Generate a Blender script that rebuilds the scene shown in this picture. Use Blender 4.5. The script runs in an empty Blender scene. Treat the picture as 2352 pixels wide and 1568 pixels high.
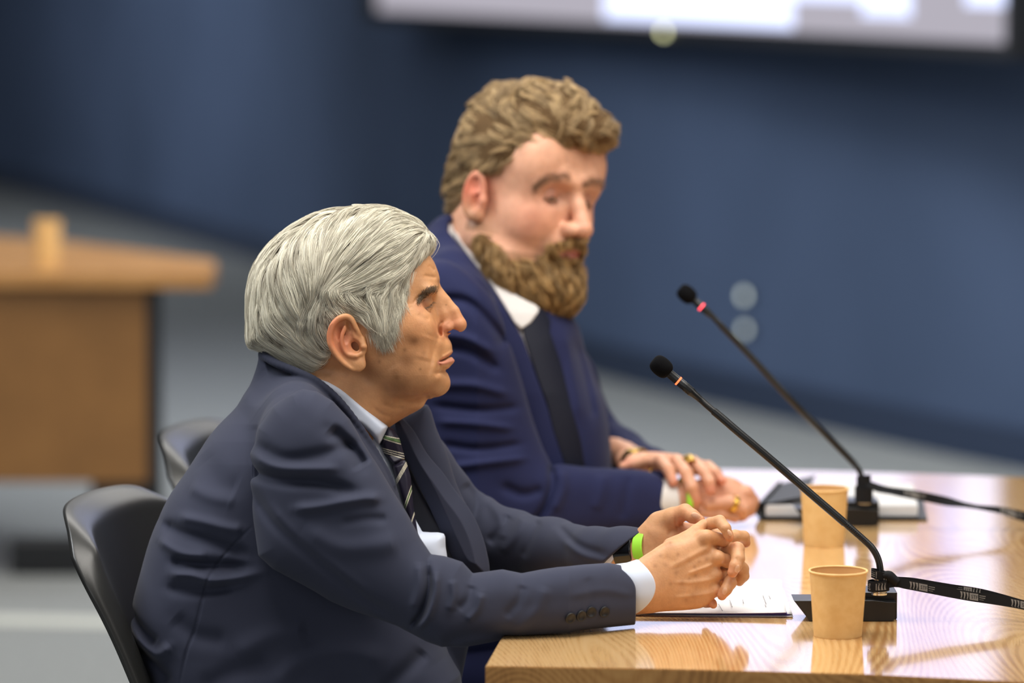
import bpy, math, random, time
import numpy as np
from mathutils import Vector, Matrix
import openvdb
T0 = time.time()
SC = bpy.context.scene
# ------------------------------------------------------------------ camera, light, exposure
FPX = 9250.0; CX = 1176.0; CY = 784.0; CAMZ = 1.55; TABZ = 0.74
PITCH = math.atan((784 + 150) / FPX)
cR = np.array([1.0, 0, 0]); cF = np.array([0, math.cos(PITCH), -math.sin(PITCH)]); cU = np.array([0, math.sin(PITCH), math.cos(PITCH)])
cam_d = bpy.data.cameras.new('camera'); cam = bpy.data.objects.new('camera', cam_d); SC.collection.objects.link(cam)
cam_d.sensor_width = 36.0; cam_d.lens = FPX / 2352 * 36.0; cam_d.clip_end = 200
cam.location = (0, 0, CAMZ); cam.rotation_euler = (math.pi / 2 - PITCH, 0, 0)
cam_d.dof.use_dof = True; cam_d.dof.focus_distance = 4.80; cam_d.dof.aperture_fstop = 2.8
SC.camera = cam
SC.view_settings.view_transform = 'Standard'; SC.view_settings.look = 'None'
SC.view_settings.gamma = 1.0; SC.view_settings.use_curve_mapping = False
SC.view_settings.exposure = 0.12
world = bpy.data.worlds.new('world'); SC.world = world; world.use_nodes = True
world.node_tree.nodes['Background'].inputs[0].default_value = (0.86, 0.93, 1.0, 1)
world.node_tree.nodes['Background'].inputs[1].default_value = 0.07

def area(name, loc, target, size, size_y, power, col=(1, 1, 1)):
    d = bpy.data.lights.new(name, 'AREA'); d.shape = 'RECTANGLE'; d.size = size; d.size_y = size_y; d.energy = power; d.color = col
    o = bpy.data.objects.new(name, d); SC.collection.objects.link(o); o.location = loc
    o.rotation_euler = (Vector(target) - Vector(loc)).to_track_quat('-Z', 'Y').to_euler()
    return o
# ceiling panels of the room, plus two added lights (the room is lit by large diffusing ceiling lights)
area('ceiling_light_front', (0.2, 4.5, 3.1), (0.1, 4.8, 0), 2.6, 1.6, 92, (1.0, 0.96, 0.90))
area('ceiling_light_side', (3.0, 3.6, 3.0), (0.2, 5.0, 0.9), 1.6, 1.6, 40, (1.0, 0.95, 0.88))
area('fill_light_behind_camera', (-1.6, 0.6, 2.5), (0.0, 5.0, 0.9), 4.5, 2.4, 38, (0.96, 0.98, 1.0))  # added soft fill from the camera side
area('ceiling_light_back', (-0.2, 8.6, 3.1), (-0.2, 8.8, 0), 4.6, 2.4, 135, (1.0, 0.97, 0.92))
area('ceiling_light_left', (-2.2, 5.2, 3.1), (-0.4, 5.0, 0.9), 1.4, 1.8, 85, (0.96, 0.98, 1.0))
area('added_wall_light_far', (-4.4, 19.0, 3.1), (-2.6, 22.5, 0.9), 3.0, 3.0, 190, (0.96, 0.98, 1.0))  # added to brighten the far left of the wall
area('ceiling_light_wall', (-2.2, 13.0, 3.1), (-2.4, 15.0, 0), 2.6, 3.5, 85, (0.95, 0.98, 1.0))
area('ceiling_light_stage', (0.2, 10.6, 3.1), (1.2, 12.6, 0.3), 1.6, 1.0, 125, (0.95, 0.98, 1.0))

# ------------------------------------------------------------------ small helpers
def lin(r, g, b, a=1.0):
    f = lambda c: (c / 255 / 12.92) if c / 255 <= 0.04045 else ((c / 255 + 0.055) / 1.055) ** 2.4
    return (f(r), f(g), f(b), a)
def cam2w(P):
    P = np.asarray(P, float)
    return P[..., 0:1] * cR + P[..., 1:2] * cU - P[..., 2:3] * cF + np.array([0, 0, CAMZ])
def ray(px, py):
    d = (px - CX) / FPX * cR + (CY - py) / FPX * cU + cF
    return d
def onz(px, py, z=TABZ):
    d = ray(px, py); t = (z - CAMZ) / d[2]
    return np.array([0, 0, CAMZ]) + d * t
def atd(px, py, D):
    return np.array([0, 0, CAMZ]) + ray(px, py) * D
def onY(px, py, Y):
    d = ray(px, py); return np.array([0, 0, CAMZ]) + d * (Y / d[1])

def mat(name, col, rough=0.5, spec=0.5, metal=0.0, sss=0.0, emit=None, estr=0.0, sheen=0.0, coat=0.0):
    m = bpy.data.materials.new(name); m.use_nodes = True
    b = m.node_tree.nodes['Principled BSDF']
    b.inputs['Base Color'].default_value = col if len(col) == 4 else (*col, 1)
    b.inputs['Roughness'].default_value = rough; b.inputs['Specular IOR Level'].default_value = spec
    b.inputs['Metallic'].default_value = metal
    if sss: b.inputs['Subsurface Weight'].default_value = sss; b.inputs['Subsurface Radius'].default_value = (0.6, 0.25, 0.12); b.inputs['Subsurface Scale'].default_value = 0.012
    if emit: b.inputs['Emission Color'].default_value = emit; b.inputs['Emission Strength'].default_value = estr
    if sheen: b.inputs['Sheen Weight'].default_value = sheen; b.inputs['Sheen Roughness'].default_value = 0.4
    if coat: b.inputs['Coat Weight'].default_value = coat; b.inputs['Coat Roughness'].default_value = 0.07
    return m
def nd(m, t, **kw):
    n = m.node_tree.nodes.new(t)
    for k, v in kw.items(): setattr(n, k, v)
    return n
def lk(m, a, b): m.node_tree.links.new(a, b)
def bs(m): return m.node_tree.nodes['Principled BSDF']
def noise_mix(m, c1, c2, scale=8.0, detail=3, lo=0.35, hi=0.65, coord='Object', stretch=None):
    """base colour from two colours mixed by noise"""
    tc = nd(m, 'ShaderNodeTexCoord'); mp = nd(m, 'ShaderNodeMapping')
    if stretch: mp.inputs['Scale'].default_value = stretch
    n = nd(m, 'ShaderNodeTexNoise'); n.inputs['Scale'].default_value = scale; n.inputs['Detail'].default_value = detail
    r = nd(m, 'ShaderNodeValToRGB'); r.color_ramp.elements[0].position = lo; r.color_ramp.elements[1].position = hi
    r.color_ramp.elements[0].color = c1; r.color_ramp.elements[1].color = c2
    lk(m, tc.outputs[coord], mp.inputs[0]); lk(m, mp.outputs[0], n.inputs['Vector']); lk(m, n.outputs['Fac'], r.inputs[0]); lk(m, r.outputs[0], bs(m).inputs['Base Color'])
    return n
def bump(m, scale, strength, dist=0.001, detail=2, coord='Object'):
    tc = nd(m, 'ShaderNodeTexCoord'); n = nd(m, 'ShaderNodeTexNoise'); n.inputs['Scale'].default_value = scale; n.inputs['Detail'].default_value = detail
    b = nd(m, 'ShaderNodeBump'); b.inputs['Strength'].default_value = strength; b.inputs['Distance'].default_value = dist
    lk(m, tc.outputs[coord], n.inputs['Vector']); lk(m, n.outputs['Fac'], b.inputs['Height']); lk(m, b.outputs[0], bs(m).inputs['Normal'])

def link(o, parent=None):
    SC.collection.objects.link(o)
    if parent is not None:
        o.parent = parent; o.matrix_parent_inverse = parent.matrix_world.inverted() if False else Matrix.Translation(-Vector(parent.location))
    return o
def tag(o, label=None, cat=None, group=None, kind=None):
    if label: o['label'] = label
    if cat: o['category'] = cat
    if group: o['group'] = group
    if kind: o['kind'] = kind
    return o
def empty(name, loc):
    o = bpy.data.objects.new(name, None); SC.collection.objects.link(o); o.location = tuple(float(x) for x in loc); o.empty_display_size = 0.05
    return o
def meshobj(name, V, F, m, parent=None, smooth=True, origin=None):
    V = np.asarray(V, float)
    og = np.array(origin if origin is not None else ((V.min(0) + V.max(0)) / 2), float)
    if origin is None: og[2] = V[:, 2].min()
    me = bpy.data.meshes.new(name); me.from_pydata((V - og).tolist(), [], [tuple(int(i) for i in f) for f in F]); me.update()
    if smooth: me.polygons.foreach_set('use_smooth', [True] * len(me.polygons))
    if isinstance(m, (list, tuple)):
        for x in m: me.materials.append(x)
    else: me.materials.append(m)
    o = bpy.data.objects.new(name, me); o.location = tuple(og)
    return link(o, parent)
def autosmooth(o, ang=35):
    o.data.set_sharp_from_angle(angle=math.radians(ang)); return o
def merge(parts):
    V = []; F = []; n = 0
    for v, f in parts:
        v = np.asarray(v, float); V.append(v); F += [tuple(int(i) + n for i in ff) for ff in f]; n += len(v)
    return np.vstack(V), F
def boxm(c, s, rz=0.0, bev=0.0, ax=None):
    """box mesh centred c, size s, chamfered edges"""
    s = np.array(s, float) / 2; b = min(bev, s.min() * 0.9)
    if b <= 0:
        V = np.array([[x, y, z] for x in (-1, 1) for y in (-1, 1) for z in (-1, 1)], float) * s
        F = [(0, 1, 3, 2), (4, 6, 7, 5), (0, 4, 5, 1), (2, 3, 7, 6), (0, 2, 6, 4), (1, 5, 7, 3)]
    else:
        import bmesh
        bm = bmesh.new(); bmesh.ops.create_cube(bm, size=2.0)
        for v in bm.verts: v.co = Vector((v.co.x * s[0], v.co.y * s[1], v.co.z * s[2]))
        bmesh.ops.bevel(bm, geom=bm.edges[:], offset=b, segments=3, affect='EDGES', profile=0.6)
        bm.verts.index_update(); V = np.array([v.co[:] for v in bm.verts]); F = [tuple(v.index for v in f.verts) for f in bm.faces]; bm.free()
    if ax is not None: V = V @ np.array(ax, float)
    c_, s_ = math.cos(rz), math.sin(rz)
    V = V @ np.array([[c_, s_, 0], [-s_, c_, 0], [0, 0, 1]])
    return V + np.array(c, float), F
def lathe(prof, n=48, c=(0, 0, 0), close=False):
    V = []; F = []
    for r, z in prof:
        for k in range(n):
            a = 2 * math.pi * k / n; V.append((c[0] + r * math.cos(a), c[1] + r * math.sin(a), c[2] + z))
    for i in range(len(prof) - 1):
        for k in range(n):
            k2 = (k + 1) % n; F.append((i * n + k, i * n + k2, (i + 1) * n + k2, (i + 1) * n + k))
    return np.array(V), F
def frames(P):
    P = np.asarray(P, float); T = np.gradient(P, axis=0); T /= np.linalg.norm(T, axis=1)[:, None] + 1e-12
    up = np.array([0, 0, 1.0]) if abs(T[0][2]) < 0.9 else np.array([1.0, 0, 0])
    N = []; n = up - T[0] * up.dot(T[0]); n /= np.linalg.norm(n)
    for t in T:
        n = n - t * n.dot(t); n /= np.linalg.norm(n); N.append(n)
    N = np.array(N); B = np.cross(T, N); return T, N, B
def tube(P, R, n=16, cap=True):
    P = np.asarray(P, float); R = np.broadcast_to(np.asarray(R, float), (len(P),)); T, N, B = frames(P)
    V = []; F = []
    for i in range(len(P)):
        for k in range(n):
            a = 2 * math.pi * k / n; V.append(P[i] + R[i] * (math.cos(a) * N[i] + math.sin(a) * B[i]))
    for i in range(len(P) - 1):
        for k in range(n):
            k2 = (k + 1) % n; F.append((i * n + k, i * n + k2, (i + 1) * n + k2, (i + 1) * n + k))
    if cap:
        F.append(tuple(range(n))[::-1]); F.append(tuple((len(P) - 1) * n + k for k in range(n)))
    return np.array(V), F
def spline(pts, n=60):
    """Catmull-Rom through points"""
    P = np.asarray(pts, float); Q = np.vstack([2 * P[0] - P[1], P, 2 * P[-1] - P[-2]]); out = []
    seg = len(P) - 1; per = max(2, n // seg)
    for i in range(seg):
        for t in np.linspace(0, 1, per, endpoint=False):
            a, b, c, d = Q[i], Q[i + 1], Q[i + 2], Q[i + 3]
            out.append(0.5 * ((2 * b) + (c - a) * t + (2 * a - 5 * b + 4 * c - d) * t * t + (3 * b - a - 3 * c + d) * t ** 3))
    out.append(P[-1]); return np.array(out)
# ------------------------------------------------------------------ materials of the room
M = {}
def wood(name, c_lo, c_mid, c_hi, rough, ang=0.0, ringscale=1.0, coat=0.0, spec=0.5, gf=1.0):
    m = mat(name, c_mid, rough, spec, coat=coat)
    tc = nd(m, 'ShaderNodeTexCoord'); mp = nd(m, 'ShaderNodeMapping'); mp.inputs['Rotation'].default_value = (0, 0, ang)
    mp.inputs['Scale'].default_value = (3.6 * ringscale, 0.55 * ringscale, 3.4)
    lk(m, tc.outputs['Object'], mp.inputs[0])
    n1 = nd(m, 'ShaderNodeTexNoise'); n1.inputs['Scale'].default_value = 1.25; n1.inputs['Detail'].default_value = 0.6; n1.inputs['Roughness'].default_value = 0.3; n1.inputs['Distortion'].default_value = 0.15
    lk(m, mp.outputs[0], n1.inputs['Vector'])
    mu = nd(m, 'ShaderNodeMath', operation='MULTIPLY'); mu.inputs[1].default_value = 340.0*gf; lk(m, n1.outputs['Fac'], mu.inputs[0])
    sn = nd(m, 'ShaderNodeMath', operation='SINE'); lk(m, mu.outputs[0], sn.inputs[0])
    # fine pores
    mp2 = nd(m, 'ShaderNodeMapping'); mp2.inputs['Rotation'].default_value = (0, 0, ang); mp2.inputs['Scale'].default_value = (260, 9, 60)
    lk(m, tc.outputs['Object'], mp2.inputs[0])
    n2 = nd(m, 'ShaderNodeTexNoise'); n2.inputs['Scale'].default_value = 1.0; n2.inputs['Detail'].default_value = 3; lk(m, mp2.outputs[0], n2.inputs['Vector'])
    mp3 = nd(m, 'ShaderNodeMapping'); mp3.inputs['Rotation'].default_value = (0, 0, ang); mp3.inputs['Scale'].default_value = (5, .8, 5); lk(m, tc.outputs['Object'], mp3.inputs[0])
    n3 = nd(m, 'ShaderNodeTexNoise'); n3.inputs['Scale'].default_value = 1.6; n3.inputs['Detail'].default_value = 4; lk(m, mp3.outputs[0], n3.inputs['Vector'])
    a = nd(m, 'ShaderNodeMath', operation='MULTIPLY_ADD'); lk(m, sn.outputs[0], a.inputs[0]); a.inputs[1].default_value = 0.09; a.inputs[2].default_value = 0.0
    b = nd(m, 'ShaderNodeMath', operation='MULTIPLY_ADD'); lk(m, n2.outputs['Fac'], b.inputs[0]); b.inputs[1].default_value = 0.35; lk(m, a.outputs[0], b.inputs[2])
    c = nd(m, 'ShaderNodeMath', operation='MULTIPLY_ADD'); lk(m, n3.outputs['Fac'], c.inputs[0]); c.inputs[1].default_value = 0.65; lk(m, b.outputs[0], c.inputs[2])
    r = nd(m, 'ShaderNodeValToRGB'); e = r.color_ramp.elements; e[0].position = 0.30; e[0].color = c_lo; e[1].position = 0.72; e[1].color = c_hi
    x = e.new(0.5); x.color = c_mid
    lk(m, c.outputs[0], r.inputs[0]); lk(m, r.outputs[0], bs(m).inputs['Base Color'])
    bp = nd(m, 'ShaderNodeBump'); bp.inputs['Strength'].default_value = 0.05; bp.inputs['Distance'].default_value = 0.0006
    lk(m, b.outputs[0], bp.inputs['Height']); lk(m, bp.outputs[0], bs(m).inputs['Normal'])
    return m
M['table'] = wood('oak_laminate', lin(178, 128, 74), lin(214, 172, 116), lin(224, 184, 130), 0.13, 0.12, coat=0.7, spec=0.6, gf=1.7)
M['table_edge'] = wood('oak_edge_band', lin(150, 104, 54), lin(180, 130, 72), lin(196, 148, 88), 0.4, 1.5)
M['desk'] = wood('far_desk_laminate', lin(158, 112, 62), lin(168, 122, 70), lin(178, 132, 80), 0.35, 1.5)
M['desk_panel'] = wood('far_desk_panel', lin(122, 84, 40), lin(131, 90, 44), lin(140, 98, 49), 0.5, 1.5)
M['black_metal'] = mat('black_powder_coat', lin(16, 18, 22), 0.45)
M['carpet'] = mat('grey_carpet', lin(134, 140, 142), 0.95, 0.1); noise_mix(M['carpet'], lin(120, 123, 123), lin(134, 137, 137), 60, 4); 
M['stripe'] = mat('pale_floor_strip', lin(176, 178, 172), 0.8, 0.2)
M['bluewall'] = mat('blue_fabric_wall', lin(72, 84, 106), 0.85, 0.15)
noise_mix(M['bluewall'], lin(65, 79, 104), lin(76, 91, 119), 0.8, 2, 0.3, 0.7); 
M['skirting'] = mat('dark_skirting', lin(34, 48, 72), 0.7)
M['ceil'] = mat('white_ceiling_tile', lin(206, 206, 204), 0.9)
M['frame'] = mat('screen_frame_dark', lin(26, 27, 31), 0.5)

def wall_pts():
    base = [(-900, 300), (-300, 372), (0, 428), (560, 588), (960, 728), (1366, 858), (1860, 975), (2352, 1078), (3000, 1190)]
    return [onz(x, y, 0.0) for x, y in base]
WP = spline(wall_pts(), 64)
def strip(name, path, z0, z1, m, off=0.0, thick=0.12):
    P = np.array(path)[:, :2]; T = np.gradient(P, axis=0); T /= np.linalg.norm(T, axis=1)[:, None]
    Nn = np.stack([T[:, 1], -T[:, 0]], 1)
    Nn *= np.sign(((np.array([0, 0]) - P) * Nn).sum(1))[:, None]
    A = P + Nn * off; B = P + Nn * (off - thick); V = []
    for i in range(len(P)): V += [(A[i][0], A[i][1], z0), (A[i][0], A[i][1], z1), (B[i][0], B[i][1], z1), (B[i][0], B[i][1], z0)]
    F = []
    for i in range(len(P) - 1):
        a, b = i * 4, (i + 1) * 4
        for k in range(4): k2 = (k + 1) % 4; F.append((a + k, b + k, b + k2, a + k2))
    F.append((0, 1, 2, 3)); n = (len(P) - 1) * 4; F.append((n + 3, n + 2, n + 1, n))
    return meshobj(name, V, F, m)
w = strip('wall_back', WP, 0.0, 3.2, M['bluewall']); autosmooth(w, 30); tag(w, kind='structure')
w = strip('baseboard_back', WP, 0.0, 0.12, M['skirting'], 0.02, 0.02); autosmooth(w, 30); tag(w, kind='structure')
fl = meshobj('floor', *boxm((0, 13, -0.05), (20, 34, 0.1)), M['carpet'], smooth=False); tag(fl, kind='structure')
ce = meshobj('ceiling', *boxm((0, 14.5, 3.25), (20, 31, 0.1)), M['ceil'], smooth=False); tag(ce, kind='structure')
# pale strip let into the carpet
a, b = onz(-200, 1412, 0), onz(420, 1424, 0); a2, b2 = onz(420, 1446, 0), onz(-200, 1432, 0)
st = meshobj('trim_1', [a + [0, 0, .004], b + [0, 0, .004], a2 + [0, 0, .004], b2 + [0, 0, .004], a, b, a2, b2], [(0, 1, 2, 3), (4, 5, 1, 0), (5, 6, 2, 1), (6, 7, 3, 2), (7, 4, 0, 3)], M['stripe'], smooth=False); tag(st, kind='structure')

# ------------------------------------------------------------------ projection screen on the curved wall
def wall_at(px):
    """wall point whose base projects to column px"""
    best = None
    for i in range(len(WP) - 1):
        p, q = WP[i], WP[i + 1]
        fx = lambda P: CX + FPX * P[0] / (P[1] * cF[1] + (0 - CAMZ) * cF[2])
        if (fx(p) - px) * (fx(q) - px) <= 0:
            t = (px - fx(p)) / (fx(q) - fx(p) + 1e-9); return p + (q - p) * t
    return WP[0]
sL, sR = wall_at(866), wall_at(2338)
sdir = (sR - sL); sdir[2] = 0; slen = np.linalg.norm(sdir); sdir /= slen; snrm = np.array([sdir[1], -sdir[0], 0]); snrm *= np.sign(-snrm[1]) if abs(snrm[1]) > 0 else 1
mid = (sL + sR) / 2
off = max(0.0, max(float((p[:2] - sL[:2]) @ snrm[:2]) for p in WP if (p[:2] - sL[:2]) @ sdir[:2] > 0 and (p[:2] - sL[:2]) @ sdir[:2] < slen)) + 0.16
SH = 1.72
def oncol(p, d, px):
    q = p - [0, 0, CAMZ]; k = (px - CX) / FPX; t = (k * (q @ cF) - q[0]) / (d[0] - k * (d @ cF)); return t
_p0 = sL + snrm * off + [0, 0, 1.235]; tL, tR = oncol(_p0, sdir, 868), oncol(_p0, sdir, 2322); sL = sL + sdir * tL; slen = tR - tL
_zz = []
for t_, y_ in ((0, 23), (slen, 101)):
    P_ = sL + sdir * t_ + snrm * off; r_ = ray(0, y_); _zz.append(CAMZ + r_[2] * P_[1] / r_[1])
SZ = sum(_zz) / 2; print('screen z', _zz, 'off', off)
scr = empty('projection_screen', (sL + snrm * off) + np.array([0, 0, SZ])); tag(scr, 'large lit video screen in a dark frame on the blue wall', 'screen')
def sp(a, z, o=0.0): return sL + sdir * a * slen + snrm * (off + o) + np.array([0, 0, SZ + z])
def sbox(a0, a1, z0, z1, o0, o1):
    V = [sp(a, z, o) for a in (a0, a1) for o in (o0, o1) for z in (z0, z1)]
    return np.array(V), [(0, 1, 3, 2), (4, 6, 7, 5), (0, 4, 5, 1), (2, 3, 7, 6), (0, 2, 6, 4), (1, 5, 7, 3)]
fr = meshobj('frame', *merge([sbox(-.022, 1.008, -.04, 0, -.12, .02), sbox(-.022, 1.008, SH, SH + .06, -.12, .02), sbox(-.022, 0, 0, SH, -.12, .02), sbox(1, 1.008, 0, SH, -.12, .02), sbox(0, 1, 0, SH, -.12, -.02)]), M['frame'], scr, smooth=False)
m = mat('screen_backlight', (0, 0, 0, 1), 0.4, 0.2, emit=lin(193, 188, 200), estr=0.80)
m2 = mat('screen_window_white', (0, 0, 0, 1), 0.4, 0.2, emit=lin(212, 221, 255), estr=1.6)
m3 = mat('screen_window_pink', (0, 0, 0, 1), 0.4, 0.2, emit=lin(230, 190, 180), estr=0.75)
m5 = mat('screen_reflection_fill', (0, 0, 0, 1), 0.4, 0.2, emit=lin(186, 196, 255), estr=1.45)  # unseen upper screen glow, added to brighten the table's reflection
m4 = mat('screen_window_grey', (0, 0, 0, 1), 0.4, 0.2, emit=lin(150, 152, 168), estr=0.7)
meshobj('display', *sbox(0, 1, 0, SH, -.02, 0.0), m, scr, smooth=False)
def acol(px):
    """screen fraction seen at column px"""
    lo, hi = 0.0, 1.0
    for _ in range(40):
        t = (lo + hi) / 2; p = sp(t, 0.1); x = CX + FPX * p[0] / ((p - [0, 0, CAMZ]) @ cF)
        if x < px: lo = t
        else: hi = t
    return (lo + hi) / 2
wins = [(884, 2316, .20, 1.60, m5), (1392, 1822, .012, .62, m2), (1822, 2066, .10, .75, m2), (2222, 2334, .10, .78, m2), (1985, 2092, .06, .9, m2), (1330, 1960, .80, 1.25, m2), (900, 1250, .30, .80, m4), (2000, 2334, .95, 1.5, m2), (950, 1280, .95, 1.55, m2), (2105, 2170, .27, .5, m3), (1330, 1960, 1.35, 1.62, m4)]
for i, (x0, x1, z0, z1, mm) in enumerate(wins):
    a0, a1 = acol(x0), acol(x1); o1 = .004 + .0009 * i
    meshobj('window_tile', *sbox(a0, a1, z0, z1, 0.0, o1), mm, scr, smooth=False)
p = sp(acol(1540), -.02, .021); q = mat('status_light', (0, 0, 0, 1), emit=lin(200, 200, 150), estr=6.0)
V, F = lathe([(0.0, 0), (.012, 0), (.012, .004), (0, .006)], 20); V = V[:, [0, 2, 1]] * [1, -1, 1]; meshobj('status_light', V + p, F, q, scr)
# two small wall studs; emission stands in for their glint
for k, (px, py) in enumerate([(1723, 676), (1725, 754)]):
    wp = wall_at(px); D = (wp - [0, 0, CAMZ]) @ cF; z = atd(px, py, D)[2]
    i = np.argmin(np.linalg.norm(WP - wp, axis=1)); t = WP[i + 1] - WP[i]; nn = np.array([t[1], -t[0], 0]); nn /= np.linalg.norm(nn); nn *= -np.sign(nn[1])
    q = mat('stud_glint', (0.2, 0.2, 0.2, 1), 0.3, emit=lin(190, 200, 190), estr=2.6 - .5 * k)
    base = np.array([wp[0], wp[1], z]); e = empty('wall_stud', base)
    tag(e, 'small round stud with a painted glint on the blue wall, %s of the stacked pair' % ('upper' if k == 0 else 'lower'), 'wall light', 'small round studs on the wall')
    tt = t / np.linalg.norm(t); ax = np.array([tt, np.cross(nn, tt), nn])
    V, F = lathe([(0, .004), (.019, .004), (.019, .022), (.016, .024), (0, .024)], 24); meshobj('rim', V @ ax + base, F, M['frame'], e)
    V, F = lathe([(.0150, .024), (.0145, .029), (.007, .033), (0, .034)], 24); meshobj('lens', V @ ax + base, F, q, e)  # emissive cap imitating a glint, no lamp behind it

# ------------------------------------------------------------------ near meeting table
tb = empty('meeting_table', (0.8, 5.2, 0)); tag(tb, 'long light oak meeting table with black legs where both men sit', 'table')
near = [(1115, 1529), (1500, 1535), (1980, 1548), (2352, 1566), (3400, 1640)]
far = [(3100, 1128), (2600, 1106), (2200, 1090), (1900, 1081), (1650, 1077), (1480, 1078), (1375, 1086), (1352, 1100)]
pl = [onz(x, y) for x, y in near] + [onz(x, y) for x, y in far]
def prism(poly, z0, z1, bev=0.0):
    import bmesh
    bm = bmesh.new(); vs = [bm.verts.new((p[0], p[1], z1)) for p in poly]; f = bm.faces.new(vs)
    if f.normal.z < 0: f.normal_flip()
    r = bmesh.ops.extrude_face_region(bm, geom=[f]); nv = [v for v in r['geom'] if isinstance(v, bmesh.types.BMVert)]
    for v in nv: v.co.z = z0
    bmesh.ops.recalc_face_normals(bm, faces=bm.faces[:])
    if bev: bmesh.ops.bevel(bm, geom=[e for e in bm.edges if len(e.link_faces) == 2 and e.calc_face_angle() > 1.2 and abs(e.verts[0].co.z - e.verts[1].co.z) < 1e-6], offset=bev, segments=2, affect='EDGES')
    bm.verts.index_update(); bm.faces.ensure_lookup_table()
    V = np.array([v.co[:] for v in bm.verts]); F = [tuple(v.index for v in q.verts) for q in bm.faces]; bm.free(); return V, F
V, F = prism(pl, TABZ - 0.03, TABZ, 0.0012)
o = meshobj('tabletop', V, F, [M['table'], M['table_edge']], tb, smooth=False)
for pf in o.data.polygons:
    if abs(pf.normal.z) < 0.5: pf.material_index = 1
for (x, y) in [(0.30, 4.75), (0.42, 5.75), (1.35, 4.72), (1.35, 5.75)]:
    meshobj('leg', *boxm((x, y, .355), (.05, .05, .71), bev=.004), M['black_metal'], tb, smooth=False)
meshobj('modesty_panel', *boxm((0.85, 5.25, .50), (.95, .02, .36), bev=.002), M['table_edge'], tb, smooth=False)

# ------------------------------------------------------------------ far desk on the left
dk = empty('desk', (-1.2, 10.2, 0)); tag(dk, 'blurred oak desk with dark leg standing behind the chairs', 'desk')
top = [onz(-500, 627), onz(484, 629), onz(498, 612), onz(492, 597), onz(357, 580), onz(153, 554), onz(0, 543), onz(-400, 520)]
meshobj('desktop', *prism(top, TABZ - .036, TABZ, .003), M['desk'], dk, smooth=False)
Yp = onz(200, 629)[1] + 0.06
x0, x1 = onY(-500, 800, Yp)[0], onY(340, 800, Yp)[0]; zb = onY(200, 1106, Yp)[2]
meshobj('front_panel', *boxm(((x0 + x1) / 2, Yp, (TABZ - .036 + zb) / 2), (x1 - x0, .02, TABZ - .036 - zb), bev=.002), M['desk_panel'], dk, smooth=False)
xl = onY(355, 900, Yp)[0]
meshobj('leg', *boxm((xl, Yp + .01, (TABZ - .036) / 2), (.032, .055, TABZ - .036), bev=.004), M['black_metal'], dk, smooth=False)
meshobj('crossbar', *boxm((onY(285, 1130, Yp)[0], Yp + .03, zb - .03), (.16, .05, .10), bev=.004), M['black_metal'], dk, smooth=False)
xa, xb = onY(25, 1290, Yp)[0], onY(215, 1290, Yp)[0]
meshobj('foot', *boxm(((xa + xl) / 2, Yp + .02, .045), (xl - xa, .07, .09), bev=.01), M['black_metal'], dk, smooth=False)
xq = onY(-420, 900, Yp)[0]
meshobj('leg', *boxm((xq, Yp + .01, (TABZ - .036) / 2), (.05, .055, TABZ - .036), bev=.004), M['black_metal'], dk, smooth=False)

# ------------------------------------------------------------------ paper cups
M['kraft'] = mat('kraft_paper', lin(228, 190, 130), 0.7, 0.25); noise_mix(M['kraft'], lin(224, 184, 122), lin(231, 194, 134), 90, 5); 
M['kraft_in'] = mat('kraft_inside', lin(206, 160, 104), 0.6, 0.3)
def cup(px, py, w_top, w_bot, h, label, group):
    b = onz(px, py); s = FPX / ((b - [0, 0, CAMZ]) @ cF)
    rt, rb, H = w_top / 2 / s, w_bot / 2 / s, h / s
    c = empty('paper_cup', b); tag(c, label, 'cup', group)
    n = 64; wall = lathe([(rb - .003, 0), (rb, 0), (rb + .0002, .001), (rt - .0014, H - .002)], n, b)
    meshobj('sleeve', *wall, M['kraft'], c, origin=b)
    inner = lathe([(rt - .0022, H - .002), (rb - .0018, .008), (0.0001, .008)], n, b)
    meshobj('lining', *inner, M['kraft_in'], c, origin=b)
    prof = [(rt - .0012 + .0014 * math.cos(a), H - .0015 + .0014 * math.sin(a)) for a in np.linspace(0, 2 * math.pi, 13)]
    meshobj('rolled_rim', *lathe(prof, n, b), M['kraft'], c, origin=b)
    # glued seam up the side
    a = -2.0; P = [(b[0] + (rb + (rt - .0014 - rb) * t + .0003) * math.cos(a + da), b[1] + (rb + (rt - .0014 - rb) * t + .0003) * math.sin(a + da), b[2] + .001 + t * (H - .004)) for t in (0, 1) for da in (0, .05)]
    return c
cup(1924, 1459, 137, 110, 153, 'kraft paper cup nearest the camera, in front of the near microphone base', 'kraft paper cups')
cup(1892.5, 1251, 113, 92, 133, 'kraft paper cup standing on the oak table beside the black notebook', 'kraft paper cups')
cup(109, 601, 66, 52, 95, 'blurred kraft paper cup on the far desk at left', 'kraft paper cups')
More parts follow.
